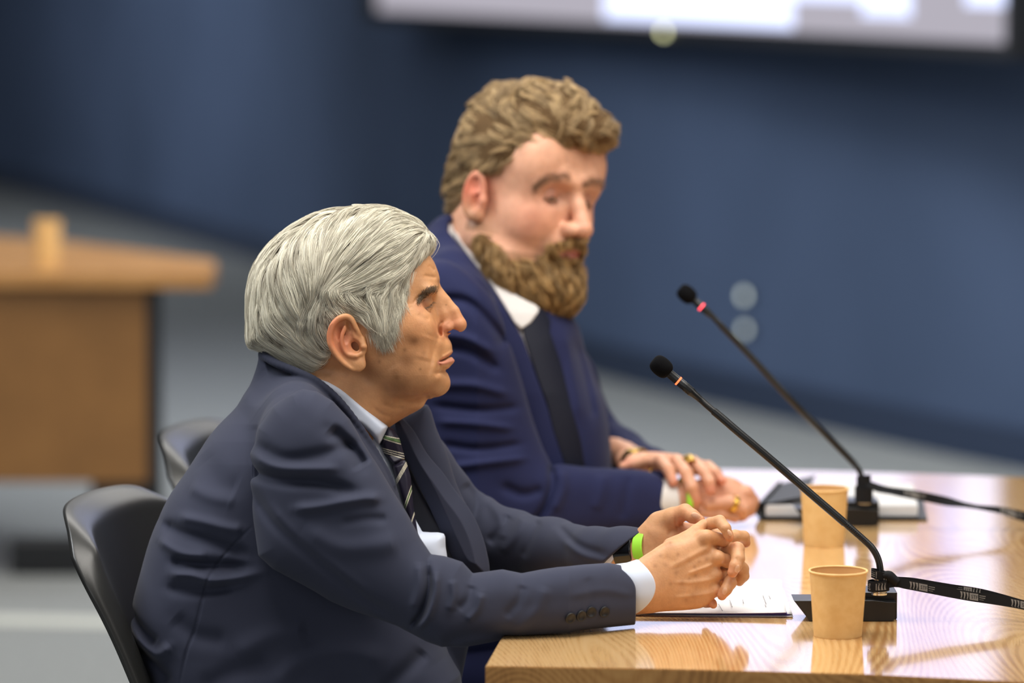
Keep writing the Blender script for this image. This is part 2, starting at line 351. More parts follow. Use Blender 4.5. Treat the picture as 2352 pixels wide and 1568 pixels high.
# ------------------------------------------------------------------ microphones
M['mic_black'] = mat('mic_black_plastic', lin(20, 21, 23), 0.34, 0.5)
M['foam'] = mat('black_foam', lin(13, 13, 15), 0.95, 0.1); bump(M['foam'], 900, 0.6, 0.0006)
M['chrome'] = mat('chrome', lin(225, 226, 228), 0.15, metal=1.0)
M['led_on'] = mat('red_light_ring', (0.9, 0.1, 0.05, 1), 0.3, emit=(1.0, 0.10, 0.03, 1), estr=3.0)
M['led_pink'] = mat('pink_light_ring', (0.9, 0.1, 0.1, 1), 0.3, emit=(1.0, 0.07, 0.10, 1), estr=3.2)
M['strap'] = mat('black_lanyard', lin(17, 18, 22), 0.75, 0.25)
M['print'] = mat('grey_print', lin(126, 124, 122), 0.8, 0.1)
def axes_cyl(p, q, prof, n=32):
    """lathe profile (r, t) along the segment p->q, t in metres from p"""
    p = np.array(p); q = np.array(q); d = q - p; L = np.linalg.norm(d); d /= L
    a = np.cross(d, [0, 0, 1.0]); a /= np.linalg.norm(a); b = np.cross(d, a)
    V, F = lathe([(r, t) for r, t in prof], n); return V @ np.array([a, b, d]) + p, F
def microphone(base_px, pts, ring, head, tipdir, s_r, label, led, base_w, D0, D1, group='table microphones'):
    b = onz(*base_px); D = (b - [0, 0, CAMZ]) @ cF; s = FPX / D
    e = empty('microphone', b); tag(e, label, 'microphone', group)
    # base: wedge nosed plastic foot
    w0, w1 = base_w; L = lambda px: (px - base_px[0]) / s
    xs = [(L(w0), .0245), (L(w0) + .019, .0), (L(w1) - .007, .0), (L(w1) - .0035, .003), (L(w1) - .003, .0225), (L(w1) - .012, .0225), (L(w1) - .03, .0245)]
    V = []; F = []; n = len(xs)
    for y in (0.0, .003, .045, .048):
        k = .0012 if y in (0.0, .048) else 0
        for x, z in xs: V.append((b[0] + x * (1 - 2 * k), b[1] + y, b[2] + z * (1 - 8 * k) + .0005))
    for j in range(3):
        for i in range(n): i2 = (i + 1) % n; F.append((j * n + i, j * n + i2, (j + 1) * n + i2, (j + 1) * n + i))
    F.append(tuple(range(n))); F.append(tuple(3 * n + i for i in range(n))[::-1])
    o = meshobj('foot', V, F, M['mic_black'], e, origin=b); autosmooth(o, 40)
    V, F = boxm((b[0] + L(w1) - .022, b[1] + .040, b[2] + .0165), (.044, .05, .032), bev=.0012)
    o = meshobj('connector_block', V, F, M['mic_black'], e, smooth=False)
    P = [atd(x, y, D + (D0 - D) * min(1, max(0, k))) for x, y, k in pts]
    P = spline(P, 90)
    # rings at foot
    c0 = P[0]; zf = b[2] + .032
    o = meshobj('collar', *lathe([(.0001, zf), (.0098, zf), (.0100, zf + .002), (.0088, zf + .0028), (.0098, zf + .0036), (.0098, zf + .0075), (.007, zf + .0085), (.0065, zf + .022), (.0001, zf + .024)], 32, (c0[0], c0[1], 0)), M['chrome'], e); autosmooth(o, 50)
    kk = [i for i in range(len(P))]; R = np.full(len(P), s_r[0]) / s
    T = np.linspace(0, 1, len(P)); R = np.where(T < s_r[3], s_r[1] / s, np.where(T > s_r[4], s_r[2] / s, s_r[0] / s))
    # ribbed gooseneck section by tiny radius ripple
    i0 = int(s_r[3] * len(P)); i1 = int(s_r[4] * len(P))
    def rib(Pq, r):
        Q = spline(Pq, len(Pq) * 8); return Q, r * (1 + .05 * np.cos(np.arange(len(Q)) * 2.1))
    Q, RR = rib(P[:i0 + 1], s_r[1] / s); meshobj('gooseneck', *tube(Q, RR, 16), M['mic_black'], e)
    Q = P[i0 - 1:i1 + 1]; o = meshobj('stem', *tube(Q, np.r_[s_r[0] / s * 1.0, np.full(len(Q) - 1, s_r[0] / s)], 20), M['mic_black'], e); autosmooth(o, 50)
    Q, RR = rib(P[i1 - 1:], s_r[2] / s); meshobj('gooseneck', *tube(Q, RR, 16), M['mic_black'], e)
    p = P[-1]; h = atd(head[0], head[1], D0 + (D1 - D0)); d = h - p; Lh = np.linalg.norm(d)
    r = s_r[0] / s
    o = meshobj('capsule_body', *axes_cyl(p, h, [(.0001, -.004), (r * .8, -.004), (r * .95, .006), (r * 1.15, .010)] + [(r * (1.22 - .10 * (i % 2)), .011 + .0018 * i) for i in range(6)] + [(r * 1.2, .024), (r * 1.15, .0245), (r * 1.15, Lh), (.0001, Lh)]), M['mic_black'], e); autosmooth(o, 50)
    o = meshobj('light_ring', *axes_cyl(p, h, [(r * 1.1, ring), (r * 1.22, ring + .0003), (r * 1.22, ring + .0022), (r * 1.1, ring + .0025)]), led, e); autosmooth(o, 50)
    R2 = .0117; prof = []
    for a in np.linspace(0, math.pi, 22):
        cx, cz = math.sin(a), -math.cos(a)
        prof.append((max(1e-5, R2 * abs(cx) ** .55), cz * R2 * 1.12 * (abs(cz) ** -.12 if abs(cz) > .01 else 1)))
    meshobj('windshield', *axes_cyl(h, h + d, [(a_, t + .0115) for a_, t in prof], 36), M['foam'], e)
    return e, P
mic1, P1 = microphone((2018, 1427), [(2019, 1362, 0), (2021, 1335, 0), (2022, 1310, 0), (2017, 1284, 0), (2005, 1261, 0), (1988, 1243, 0), (1930, 1192, .1), (1868, 1139, .3), (1807, 1086, .5), (1733, 1023, .6), (1690, 987, .7), (1660, 961, .8), (1630, 936, .9), (1612, 920, 1.0), (1603, 912, 1.0)],
    .029, (1536, 856), None, (9.2, 7.9, 7.6, .43, .83), 'black gooseneck microphone with orange light ring in front of the grey haired man', M['led_on'], (1823, 2063), 4.80, 4.80)
mic2, P2 = microphone((1984, 1209), [(1984, 1160, 0), (1984, 1130, 0), (1983, 1108, 0), (1975, 1084, 0), (1966, 1070, 0), (1950, 1052, 0), (1889, 990, .3), (1848, 950, .4), (1807, 908, .6), (1766, 863, .7), (1726, 820, .8), (1681, 773, .9), (1650, 741, 1), (1638, 728, 1)],
    .020, (1592, 688), None, (7.6, 6.8, 6.6, .33, .90), 'black gooseneck microphone with red light ring in front of the bearded man', M['led_pink'], (1826, 2021), 5.50, 5.50)

# ------------------------------------------------------------------ lanyards tied to the microphones
def ribbon(path, side, width, thick=.0008):
    """flat ribbon: path points, unit side vectors, width(s)"""
    P = np.asarray(path); S = np.asarray(side); S = S / np.linalg.norm(S, axis=1)[:, None]
    T = np.gradient(P, axis=0); T /= np.linalg.norm(T, axis=1)[:, None]; Nn = np.cross(T, S); Nn /= np.linalg.norm(Nn, axis=1)[:, None]
    W = np.broadcast_to(width, (len(P),))[:, None] / 2; V = []; n = len(P)
    V = np.concatenate([P + S * W + Nn * thick / 2, P - S * W + Nn * thick / 2, P - S * W - Nn * thick / 2, P + S * W - Nn * thick / 2]); F = []
    for k in range(4):
        a, b = k * n, ((k + 1) % 4) * n
        for i in range(n - 1): F.append((a + i, a + i + 1, b + i + 1, b + i))
    F.append((0, n, 2 * n, 3 * n)); F.append((n - 1, 4 * n - 1, 3 * n - 1, 2 * n - 1)); return V, F, Nn
def text_mesh(txt, h):
    c = bpy.data.curves.new('t', 'FONT'); c.body = txt; c.size = h; c.resolution_u = 2; c.extrude = 0
    o = bpy.data.objects.new('t', c); SC.collection.objects.link(o); dg = bpy.context.evaluated_depsgraph_get(); dg.update(); me = o.evaluated_get(dg).to_mesh()
    V = np.array([v.co[:] for v in me.vertices]); F = [tuple(p.vertices) for p in me.polygons]; o.evaluated_get(dg).to_mesh_clear(); bpy.data.objects.remove(o); bpy.data.curves.remove(c); return V, F
TXT = text_mesh('STF', 1.0); tw = TXT[0][:, 0].max()
def emblem(frame_fn, s0, flip, parent, k=1.0, only=None):
    """printed mark: three pointed strokes, a grey block with STF, three tiny lines; frame_fn(s,t,lift) -> world"""
    sg = -1 if flip else 1
    def put(V2, lift): return np.array([frame_fn(s0 + sg * x * k, sg * y * k, lift) for x, y in V2])
    q = []
    for i in range(3):
        x = -.0118 + i * .0038
        q.append((put([(x, .0042), (x + .0030, .0042), (x + .0030, .0005), (x + .0022, -.0030), (x + .0006, -.0042), (x + .0014, -.001), (x + .0010, .0018)], .0006), [(0, 1, 2, 3, 4, 5, 6)]))
        q.append((put([(x + .0004, -.0046), (x + .0026, -.0046), (x + .0026, -.0040), (x + .0014, -.0042)], .0006), [(0, 1, 2, 3)]))
    q.append((put([(0, -.0042), (.0105, -.0042), (.0105, .0042), (0, .0042)], .0006), [(0, 1, 2, 3)]))
    rnd = random.Random(5)
    for j in range(3):
        x = .0120
        for t in range(5 if j < 2 else 4):
            ln = rnd.uniform(.0008, .0014); y = .0024 - j * .0024; hh = .00055 if j < 2 else .0003
            q.append((put([(x, y - hh), (x + ln, y - hh), (x + ln, y + hh), (x, y + hh)], .0006), [(0, 1, 2, 3)])); x += ln + .0003
    V, F = merge(q); meshobj('printed_emblem', V, F, M['print'], parent, smooth=False)
    V2 = TXT[0][:, :2].copy(); V2 *= .0062; V2[:, 0] *= .88; V2[:, 0] += .0018; V2[:, 1] -= .0022
    meshobj('lettering', put(V2, .0011), TXT[1], M['strap'], parent, smooth=False)
def band(parent, name, pts, width, D, up_tilt=0.0, twist=None, n=70):
    P = spline([atd(x, y, d) for (x, y), d in zip(pts, D)], n)
    S = []
    for i in range(len(P)):
        a = (twist[i * len(twist) // len(P)] if twist else up_tilt); v = cU * math.cos(a) + cF * math.sin(a); S.append(v)
    S = np.array(S)
    if twist: S = np.array([S[max(0, i - 4):i + 5].mean(0) for i in range(len(S))])
    W = np.interp(np.linspace(0, 1, len(P)), np.linspace(0, 1, len(width)), width)
    V, F, Nn = ribbon(P, S, W); o = meshobj(name, V, F, M['strap'], parent); autosmooth(o, 40)
    arc = np.r_[0, np.cumsum(np.linalg.norm(np.diff(P, axis=0), axis=1))]
    def fn(s, t, lift):
        q = [np.interp(s, arc, P[:, k]) for k in range(3)]; sd = np.array([np.interp(s, arc, S[:, k]) for k in range(3)]); sd /= np.linalg.norm(sd)
        nn = np.array([np.interp(s, arc, Nn[:, k]) for k in range(3)]); sgn = -np.sign(nn[1])
        return np.array(q) + sd * t + nn * sgn * (lift + .0001)
    return fn, arc
l1 = empty('lanyard', onz(2040, 1424)); tag(l1, 'black lanyard with grey printed emblems tied round the near microphone stem', 'lanyard')
fnB, arcB = band(l1, 'strap', [(2046, 1326), (2059, 1333), (2100, 1337), (2178, 1350), (2257, 1361), (2352, 1386), (2480, 1424)], [.008, .010, .0105, .0105, .009, .008, .008], [4.775, 4.775, 4.78, 4.785, 4.785, 4.78, 4.765])
fnA, arcA = band(l1, 'strap', [(2040, 1344), (2059, 1338), (2080, 1341), (2138, 1352), (2217, 1367), (2352, 1389), (2470, 1424)], [.006, .0105, .0115, .0115, .0115, .0115, .0115], [4.765, 4.765, 4.765, 4.765, 4.765, 4.765, 4.76])
pxs = FPX / 4.765
for x in (2111, 2227, 2343): emblem(fnA, (x - 2040) / pxs * 1.02, False, l1, .98)
emblem(fnB, (2237 - 2046) / pxs * 1.02, True, l1, .95)
# knot: two flat loops round the stem and a bulky hitch
def loop(parent, c, r, h, D, tilt, emb=None, a0=0):
    C = atd(c[0], c[1], D); n = 40; P = []; S = []
    for k in range(n + 1):
        a = 2 * math.pi * k / n; P.append(C + np.array([math.sin(a) * r, -math.cos(a) * r * .9, tilt * math.sin(a) * r])); S.append((0, 0, 1))
    V, F, Nn = ribbon(P, S, h); o = meshobj('loop', V, F, M['strap'], parent); autosmooth(o, 40)
    def fn(s, t, lift):
        a = s / r; rr = r + lift + .0003; return C + np.array([math.sin(a) * rr, -math.cos(a) * rr * .9, tilt * math.sin(a) * r + t])
    if emb is not None: emblem(fn, emb, True, parent, .95)
loop(l1, (2022, 1320), .0105, .0105, 4.772, -.25, .004); loop(l1, (2018, 1344), .0125, .0125, 4.772, 0.05, -.003)
kn = [atd(x, y, 4.766) for x, y in [(2026, 1322), (2040, 1321), (2052, 1330), (2062, 1338)]]; V, F = tube(spline(kn, 20), np.interp(np.linspace(0, 1, 19), [0, .4, 1], [.004, .0062, .005]), 14); meshobj('knot', V, F, M['strap'], l1)
l2 = empty('lanyard', onz(1990, 1206)); tag(l2, 'blurred black lanyard twisting away from the rear microphone stem', 'lanyard')
fnC, arcC = band(l2, 'strap', [(1984, 1106), (2012, 1119), (2047, 1127), (2111, 1138), (2175, 1151), (2239, 1163), (2300, 1172), (2352, 1186), (2460, 1210)], [.010, .012, .011, .013, .013, .009, .010, .014, .014], [5.49, 5.49, 5.49, 5.5, 5.5, 5.5, 5.5, 5.5, 5.5], twist=[.3, .3, .6, .1, -.1, .9, 1.0, .2, 0, .1])
emblem(fnC, .070, False, l2, 1.0); emblem(fnC, .205, False, l2, 1.0)
loop(l2, (1984, 1106), .0095, .016, 5.497, .1); loop(l2, (1984, 1135), .012, .022, 5.497, 0)

# ------------------------------------------------------------------ papers under the clasped hands
M['paper'] = mat('white_paper', lin(232, 230, 232), 0.8, 0.2); M['ink'] = mat('black_ink', lin(112, 108, 114), 0.8, 0.1); M['violet'] = mat('violet_page_edge', lin(92, 68, 160), 0.7, 0.2)
pd = empty('printed_document', onz(1640, 1400)); tag(pd, 'loose stack of white printed pages lying under the clasped hands', 'papers')
def sheet(c4, lift, curl, m, name='sheet'):
    a, b, c, d = [onz(*p) for p in c4]; n = 24; V = []; F = []
    for i in range(n + 1):
        for j in range(n + 1):
            u, v = i / n, j / n; p = (a * (1 - u) + b * u) * (1 - v) + (d * (1 - u) + c * u) * v
            z = lift + curl * (u ** 3) * (1 - .4 * v) + .0006 * math.sin(7 * u + 3 * v) * v
            V.append(p + [0, 0, z])
    N = len(V); V = V + [v - np.array([0, 0, .00035]) for v in V]; k = n + 1
    for i in range(n):
        for j in range(n): q = (i * k + j, (i + 1) * k + j, (i + 1) * k + j + 1, i * k + j + 1); F.append(q); F.append(tuple(x + N for x in q)[::-1])
    for i in range(n):
        for e in [(i * k, (i + 1) * k), ((i + 1) * k + n, i * k + n), (i + 1, i), (n * k + i, n * k + i + 1)]: F.append((e[0], e[0] + N, e[1] + N, e[1]))
    return meshobj(name, V, F, m, pd)
sheet([(1440, 1412), (1822, 1418), (1788, 1338), (1540, 1340)], .0006, .0008, M['paper'])
sheet([(1445, 1411.5), (1814, 1416.5), (1780, 1350), (1540, 1349)], .0022, .0005, M['violet'])
sheet([(1440, 1413), (1820, 1416), (1792, 1338), (1540, 1340)], .0030, .0006, M['paper'])
sheet([(1450, 1414), (1808, 1418.5), (1780, 1350), (1540, 1349)], .0042, .0010, M['violet'])
sheet([(1436, 1416), (1806, 1420), (1794, 1341), (1540, 1343)], .0052, .0022, M['paper'])
rnd = random.Random(3); q = []
for (x0, y0, x1, y1) in [(1752, 1357, 1760, 1378), (1766, 1358, 1770, 1366), (1706, 1367, 1708, 1377), (1676, 1368, 1682, 1385), (1650, 1377, 1660, 1394), (1757, 1379, 1760, 1384)]:
    A, B = onz(x0, y0 + 8, TABZ + .0085), onz(x1, y1 + 8, TABZ + .0085); L = np.linalg.norm(B - A); t = 0
    q = []
    while t < L:
        w_ = rnd.uniform(.0015, .005); p0 = A + (B - A) * t / L; p1 = A + (B - A) * min(1, (t + w_) / L); q.append((np.array([p0 + [-.0005, 0, 0], p0 + [.0005, 0, 0], p1 + [.0005, 0, 0], p1 + [-.0005, 0, 0]]), [(0, 1, 2, 3)])); t += w_ + .0012
    V, F = merge(q); V[:, 2] = TABZ + .0078; meshobj('text_line', V, F, M['ink'], pd, smooth=False)

# ------------------------------------------------------------------ notebook
M['cover'] = mat('black_cover', lin(22, 23, 27), 0.5); M['pages'] = mat('page_block', lin(214, 213, 214), 0.8, 0.2)
nb = empty('notebook', onz(1935, 1190)); tag(nb, 'black covered notebook with thick white pages lying beyond the rear microphone', 'notebook')
def onq(px, py, z): return onz(px, py, z)
c4 = [onz(1742, 1196), onz(2130, 1196), onz(2118, 1140), onz(1790, 1140)]
meshobj('bottom_cover', *prism(c4, TABZ + .0002, TABZ + .0035, .0008), M['cover'], nb, smooth=False)
c4 = [onz(1758, 1193), onz(2108, 1193), onz(2098, 1142), onz(1800, 1142)]
meshobj('page_block', *prism(c4, TABZ + .0035, TABZ + .0200, .002), M['pages'], nb, smooth=False)
a, b, c, d = onz(1752, 1192), onz(1846, 1192), onz(1872, 1142), onz(1795, 1142)
V = []; F = []
for i in range(13):
    u = i / 12
    for v in (0, 1):
        p = (a * (1 - u) + b * u) * (1 - v) + (d * (1 - u) + c * u) * v; z = .0215 + .009 * u ** 1.4 - .003 * (1 - u) ** 4; V += [p + [0, 0, z], p + [0, 0, z + .002]]
for i in range(12):
    s = i * 4; F += [(s, s + 4, s + 6, s + 2), (s + 1, s + 3, s + 7, s + 5), (s, s + 1, s + 5, s + 4), (s + 2, s + 6, s + 7, s + 3)]
F += [(0, 2, 3, 1), (48, 49, 51, 50)]
o = meshobj('top_cover', V, F, M['cover'], nb); autosmooth(o, 30)
P = [onz(1752, 1192) * (1 - t) + onz(1795, 1142) * t for t in np.linspace(0, 1, 8)]
V, F = [], []
for i, p in enumerate(P):
    for k in range(9):
        an = math.pi / 2 + math.pi * k / 8; V.append(p + [.011 * math.cos(an), 0, .0125 + .0115 * math.sin(an)])
for i in range(7):
    for k in range(8): F.append((i * 9 + k, i * 9 + k + 1, (i + 1) * 9 + k + 1, (i + 1) * 9 + k))
F += [tuple(range(9)), tuple(63 + k for k in range(9))[::-1]]
meshobj('spine', V, F, M['cover'], nb)

# ------------------------------------------------------------------ chairs
M['chair'] = mat('black_chair_plastic', lin(38, 38, 37), 0.36, 0.55); bump(M['chair'], 700, 0.15, 0.0004)
M['steel'] = mat('grey_steel_tube', lin(120, 122, 124), 0.3, metal=0.8)
def chair(origin, yaw, label):
    og = np.array(origin, float); c, s = math.cos(yaw), math.sin(yaw); Rz = np.array([[c, s, 0], [-s, c, 0], [0, 0, 1]])
    e = empty('shell_chair', og); tag(e, label, 'chair', 'black shell chairs')
    W = lambda V: np.asarray(V, float) @ Rz + og
    # back shell; local x forward, y across, z up ; back surface x = xb(z)
    nu, nv = 60, 60; V = []; zt = .856; z0 = .47
    def pos(u, v, off):
        # u -1..1 , v 0..1 ; superellipse outline at the top
        hw = .232 * (1 - .10 * max(0, (v - .80) / .2) ** 2); y = hw * u
        z = z0 + (zt - z0) * v - .012 * abs(u) ** 4 * v
        x = -.232 - .10 * v - .02 * v * v + (.062 - .035 * v + .027) * u * u + .12 * max(0, (.25 - v) / .25) ** 2 * .35
        er = max(0, (abs(u) - .86) / .14); et = max(0, (v - .935) / .065)
        ee = min(1.0, (er ** 3 + et ** 3) ** (1 / 3)); x -= .025 * ee ** 1.7; y += .006 * er * math.copysign(1, u); z -= .030 * abs(u) ** 7 * max(0, (v - .6) / .4) ** 2
        return np.array([x - off, y, z - off * .2])
    for off in (0, .006):
        for i in range(nu + 1):
            for j in range(nv + 1): V.append(pos(-1 + 2 * i / nu, j / nv, off))
    N = (nu + 1) * (nv + 1); F = []; k = nv + 1
    for i in range(nu):
        for j in range(nv): q = (i * k + j, (i + 1) * k + j, (i + 1) * k + j + 1, i * k + j + 1); F.append(q); F.append(tuple(x + N for x in q)[::-1])
    for i in range(nu):
        F.append((i * k, i * k + N, (i + 1) * k + N, (i + 1) * k)); F.append((i * k + nv, (i + 1) * k + nv, (i + 1) * k + nv + N, i * k + nv + N))
    for j in range(nv):
        F.append((j, j + 1, j + 1 + N, j + N)); F.append((nu * k + j, nu * k + j + N, nu * k + j + 1 + N, nu * k + j + 1))
    meshobj('backrest', W(V), F, M['chair'], e)
    V = []; F = []; n = 40
    for off in (0, .007):
        for i in range(n + 1):
            for j in range(n + 1):
                u, v = -1 + 2 * i / n, j / n; x = -.215 + .43 * v; y = .228 * u * (1 - .10 * v * v)
                z = .455 + .030 * u * u + .020 * (1 - v) ** 3 - .028 * max(0, (v - .8) / .2) ** 2 - .012 * math.sin(math.pi * v) - off; V.append((x, y, z))
    N = (n + 1) ** 2; k = n + 1
    for i in range(n):
        for j in range(n): q = (i * k + j, (i + 1) * k + j, (i + 1) * k + j + 1, i * k + j + 1); F.append(q[::-1]); F.append(tuple(x + N for x in q))
    for i in range(n):
        F.append((i * k, i * k + N, (i + 1) * k + N, (i + 1) * k)); F.append((i * k + n, (i + 1) * k + n, (i + 1) * k + n + N, i * k + n + N)); F.append((i, i + 1, i + 1 + N, i + N)); F.append((n * k + i, n * k + i + N, n * k + i + 1 + N, n * k + i + 1))
    meshobj('seat', W(V), F, M['chair'], e)
    for sx in (-1, 1):
        for sy in (-1, 1):
            meshobj('leg', *tube(W(spline([(sx * .10, sy * .16, .438), (sx * .165, sy * .19, .425), (sx * .19, sy * .205, .38), (sx * .235, sy * .235, .0)], 24)), .011, 14), M['steel'], e)
    for sx in (-1, 1): meshobj('seat_rail', *tube(W([(sx * .10, -.162, .438), (sx * .10, .162, .438)]), .010, 12), M['steel'], e)
    return e
chair((-.165, 4.90, 0), -.17, 'black plastic shell chair the grey haired man sits on')
chair((-.110, 5.61, 0), -.17, 'black plastic shell chair of the bearded man, mostly hidden')
# ------------------------------------------------------------------ solid modelling with distance fields (units: px of the figure's own scale, x right, y down, z away)
from concurrent.futures import ThreadPoolExecutor
class Fig:
    def __init__(s, D0): s.D0 = D0; s.s = FPX / D0
    def c(s, px, py, w=0.0):
        k = 1 + w / FPX; return np.array([CX + (px - CX) * k, CY + (py - CY) * k, w])
    def poly(s, pts, w=0.0): return np.array([s.c(x, y, w)[:2] for x, y in pts])
    def world(s, P):
        P = np.asarray(P, float); return cam2w(np.stack([(P[..., 0] - CX) / s.s, (CY - P[..., 1]) / s.s, -(s.D0 + P[..., 2] / s.s)], -1))
    def height(s, P):
        return CAMZ + (CY - P[:, 1]) / s.s * cU[2] + (s.D0 + P[:, 2] / s.s) * cF[2]
def smin(a, b, k):
    h = np.clip(0.5 + 0.5 * (b - a) / k, 0, 1); return b + (a - b) * h - k * h * (1 - h)
def smax(a, b, k): return -smin(-a, -b, k)
def rotm(ax, deg):
    a = math.radians(deg); c, s = math.cos(a), math.sin(a)
    return np.array({'x': [[1, 0, 0], [0, c, -s], [0, s, c]], 'y': [[c, 0, s], [0, 1, 0], [-s, 0, c]], 'z': [[c, -s, 0], [s, c, 0], [0, 0, 1]]}[ax], float)
def ell(P, c, r, R=None):
    q = P - np.asarray(c, float)
    if len(P) > 3000:
        rm = float(np.max(r)); dd = np.abs(q).max(1); m = dd < rm + 45
        if m.sum() < .6 * len(P):
            out = np.maximum(dd - rm, 45.0)
            if m.any(): out[m] = ell0(q[m], r, R)
            return out
    return ell0(q, r, R)
def ell0(q, r, R=None):
    if R is not None: q = q @ R
    r = np.asarray(r, float); k0 = np.sqrt(((q / r) ** 2).sum(1)); k1 = np.sqrt(((q / r ** 2) ** 2).sum(1)) + 1e-9
    return k0 * (k0 - 1) / k1
def cone(P, a, b, ra, rb):
    a = np.asarray(a, float); b = np.asarray(b, float); ba = b - a; L = ba @ ba + 1e-9
    q = P - a; t = np.clip((q @ ba) / L, 0, 1); return np.linalg.norm(q - t[:, None] * ba, axis=1) - (ra + (rb - ra) * t)
def chain(P, pts, rs, k=3.0):
    pa = np.array([np.asarray(p, float) for p in pts]); rm = float(np.max(rs[:len(pts)])); lo = pa.min(0) - rm; hi = pa.max(0) + rm
    bd = np.maximum(np.maximum(lo - P, P - hi), 0); bd = np.sqrt((bd * bd).sum(1)); mg = 45.0 + k; m = bd < mg
    if m.sum() < .7 * len(P):
        out = np.maximum(bd, mg); 
        if m.any(): out[m] = chain0(P[m], pa, rs, k)
        return out
    return chain0(P, pa, rs, k)
def chain0(P, pts, rs, k=3.0):
    d = None
    for i in range(len(pts) - 1):
        e = cone(P, pts[i], pts[i + 1], rs[i], rs[i + 1]); d = e if d is None else smin(d, e, k)
    return d
class Raster:
    def __init__(s, fn, lo, hi, st):
        n = np.ceil((np.asarray(hi) - lo) / st).astype(int) + 2; s.lo = np.asarray(lo, float); s.st = st; s.n = n
        X, Y = np.meshgrid(s.lo[0] + np.arange(n[0]) * st, s.lo[1] + np.arange(n[1]) * st, indexing='ij'); s.v = fn(np.stack([X.ravel(), Y.ravel()], 1)).reshape(n)
    def __call__(s, P2):
        q = (P2[:, :2] - s.lo) / s.st; c = np.clip(q, 0, s.n - 1.001); i = c.astype(np.int32); f = c - i; ix, iy = i[:, 0], i[:, 1]; fx, fy = f[:, 0], f[:, 1]; v = s.v
        r = (v[ix, iy] * (1 - fx) + v[ix + 1, iy] * fx) * (1 - fy) + (v[ix, iy + 1] * (1 - fx) + v[ix + 1, iy + 1] * fx) * fy
        return r, np.linalg.norm((q - c) * s.st, axis=1)
RC = {}
import threading
RLOCK = threading.Lock()
def poly_sd(P2, poly):
    if len(P2) < 3000: return poly_sd0(P2, poly)
    key = np.asarray(poly, float).tobytes()
    with RLOCK:
        if key not in RC:
            v = np.asarray(poly, float); span = (v.max(0) - v.min(0)).max(); st = 1.0 if span < 260 else 1.6
            RC[key] = Raster(lambda q: poly_sd0(q, v), v.min(0) - 70, v.max(0) + 70, st)
    r, o = RC[key](P2); return r + o
def poly_sd0(P2, poly):
    """signed distance to polygon, inside negative"""
    v = np.asarray(poly, float); n = len(v); d = np.full(len(P2), 1e18); s = np.ones(len(P2)); j = n - 1
    for i in range(n):
        e = v[j] - v[i]; w = P2 - v[i]; t = np.clip((w @ e) / (e @ e + 1e-12), 0, 1); b = w - t[:, None] * e; d = np.minimum(d, (b * b).sum(1))
        c1 = P2[:, 1] >= v[i][1]; c2 = P2[:, 1] < v[j][1]; c3 = e[0] * w[:, 1] > e[1] * w[:, 0]
        al = c1 & c2 & c3; no = (~c1) & (~c2) & (~c3); s = np.where(al | no, -s, s); j = i
    return s * np.sqrt(d)
def smooth_poly(pts, n=6):
    """closed Catmull-Rom"""
    P = np.asarray(pts, float); m = len(P); out = []
    for i in range(m):
        a, b, c, d = P[i - 1], P[i], P[(i + 1) % m], P[(i + 2) % m]
        for t in np.linspace(0, 1, n, endpoint=False): out.append(.5 * ((2 * b) + (c - a) * t + (2 * a - 5 * b + 4 * c - d) * t * t + (3 * b - a - 3 * c + d) * t ** 3))
    return np.array(out)
def blur2(v, r):
    k = np.ones(2 * r + 1) / (2 * r + 1)
    for _ in range(3):
        for ax in (0, 1):
            pad = [(r, r) if a == ax else (0, 0) for a in (0, 1)]; c = np.cumsum(np.pad(v, [(p[0] + 1, p[1]) if p[0] else p for p in pad], mode='edge'), axis=ax)
            n = v.shape[ax]; hi = np.take(c, np.arange(2 * r + 1, n + 2 * r + 1), axis=ax); lo = np.take(c, np.arange(0, n), axis=ax); v = (hi - lo) / (2 * r + 1)
    return v
def soft_sd(P2, poly):
    """outline distance whose inner ridges are smoothed away"""
    key = b'S' + np.asarray(poly, float).tobytes()
    with RLOCK:
        if key not in RC:
            v = np.asarray(poly, float); span = (v.max(0) - v.min(0)).max(); st = 1.0 if span < 260 else 1.6; rr = Raster(lambda q: poly_sd0(q, v), v.min(0) - 70, v.max(0) + 70, st)
            inr = -rr.v.min(); rb = max(2, int(inr * .22 / st)); b = blur2(rr.v, rb); t = np.clip(-rr.v / (inr * .45), 0, 1); t = t * t * (3 - 2 * t); rr.v = rr.v * (1 - t) + b * t; RC[key] = rr
    r, o = RC[key](P2); return r + o
def pillow(P, poly, R, W, w0=0.0, p=2.2):
    """solid whose outline across the depth axis is poly, half depth W reached R inside the outline"""
    d = -soft_sd(P[:, :2], poly); a = np.maximum(R - d, 0) / R; w = np.abs(P[:, 2] - w0) / W
    f = (a ** p + w ** p) ** (1 / p) - 1; return f * np.minimum(R, W)
def pl_dist(P2, pts):
    """distance to an open polyline in the outline plane, and parameter 0..1 along it"""
    pts = np.asarray(pts, float); d = np.full(len(P2), 1e18); tt = np.zeros(len(P2)); n = len(pts) - 1
    for i in range(n):
        e = pts[i + 1] - pts[i]; w = P2 - pts[i]; t = np.clip((w @ e) / (e @ e + 1e-9), 0, 1); q = ((w - t[:, None] * e) ** 2).sum(1)
        m = q < d; d = np.where(m, q, d); tt = np.where(m, (i + t) / n, tt)
    return np.sqrt(d), tt
def folds(P, lst, wmax=1e9):
    if len(P) < 3000: return folds0(P, lst, wmax)
    key = repr(lst)
    with RLOCK:
        if key not in RC:
            al = np.vstack([np.asarray(a[0], float) for a in lst]); wm = max(a[1] for a in lst) * 3
            RC[key] = Raster(lambda q: folds0(np.c_[q, np.zeros(len(q))], lst), al.min(0) - wm, al.max(0) + wm, .9 if min(a[1] for a in lst) < 6 else 1.6)
    r, o = RC[key](P[:, :2]); return np.where((o > 0) | (P[:, 2] >= wmax), 0, r)
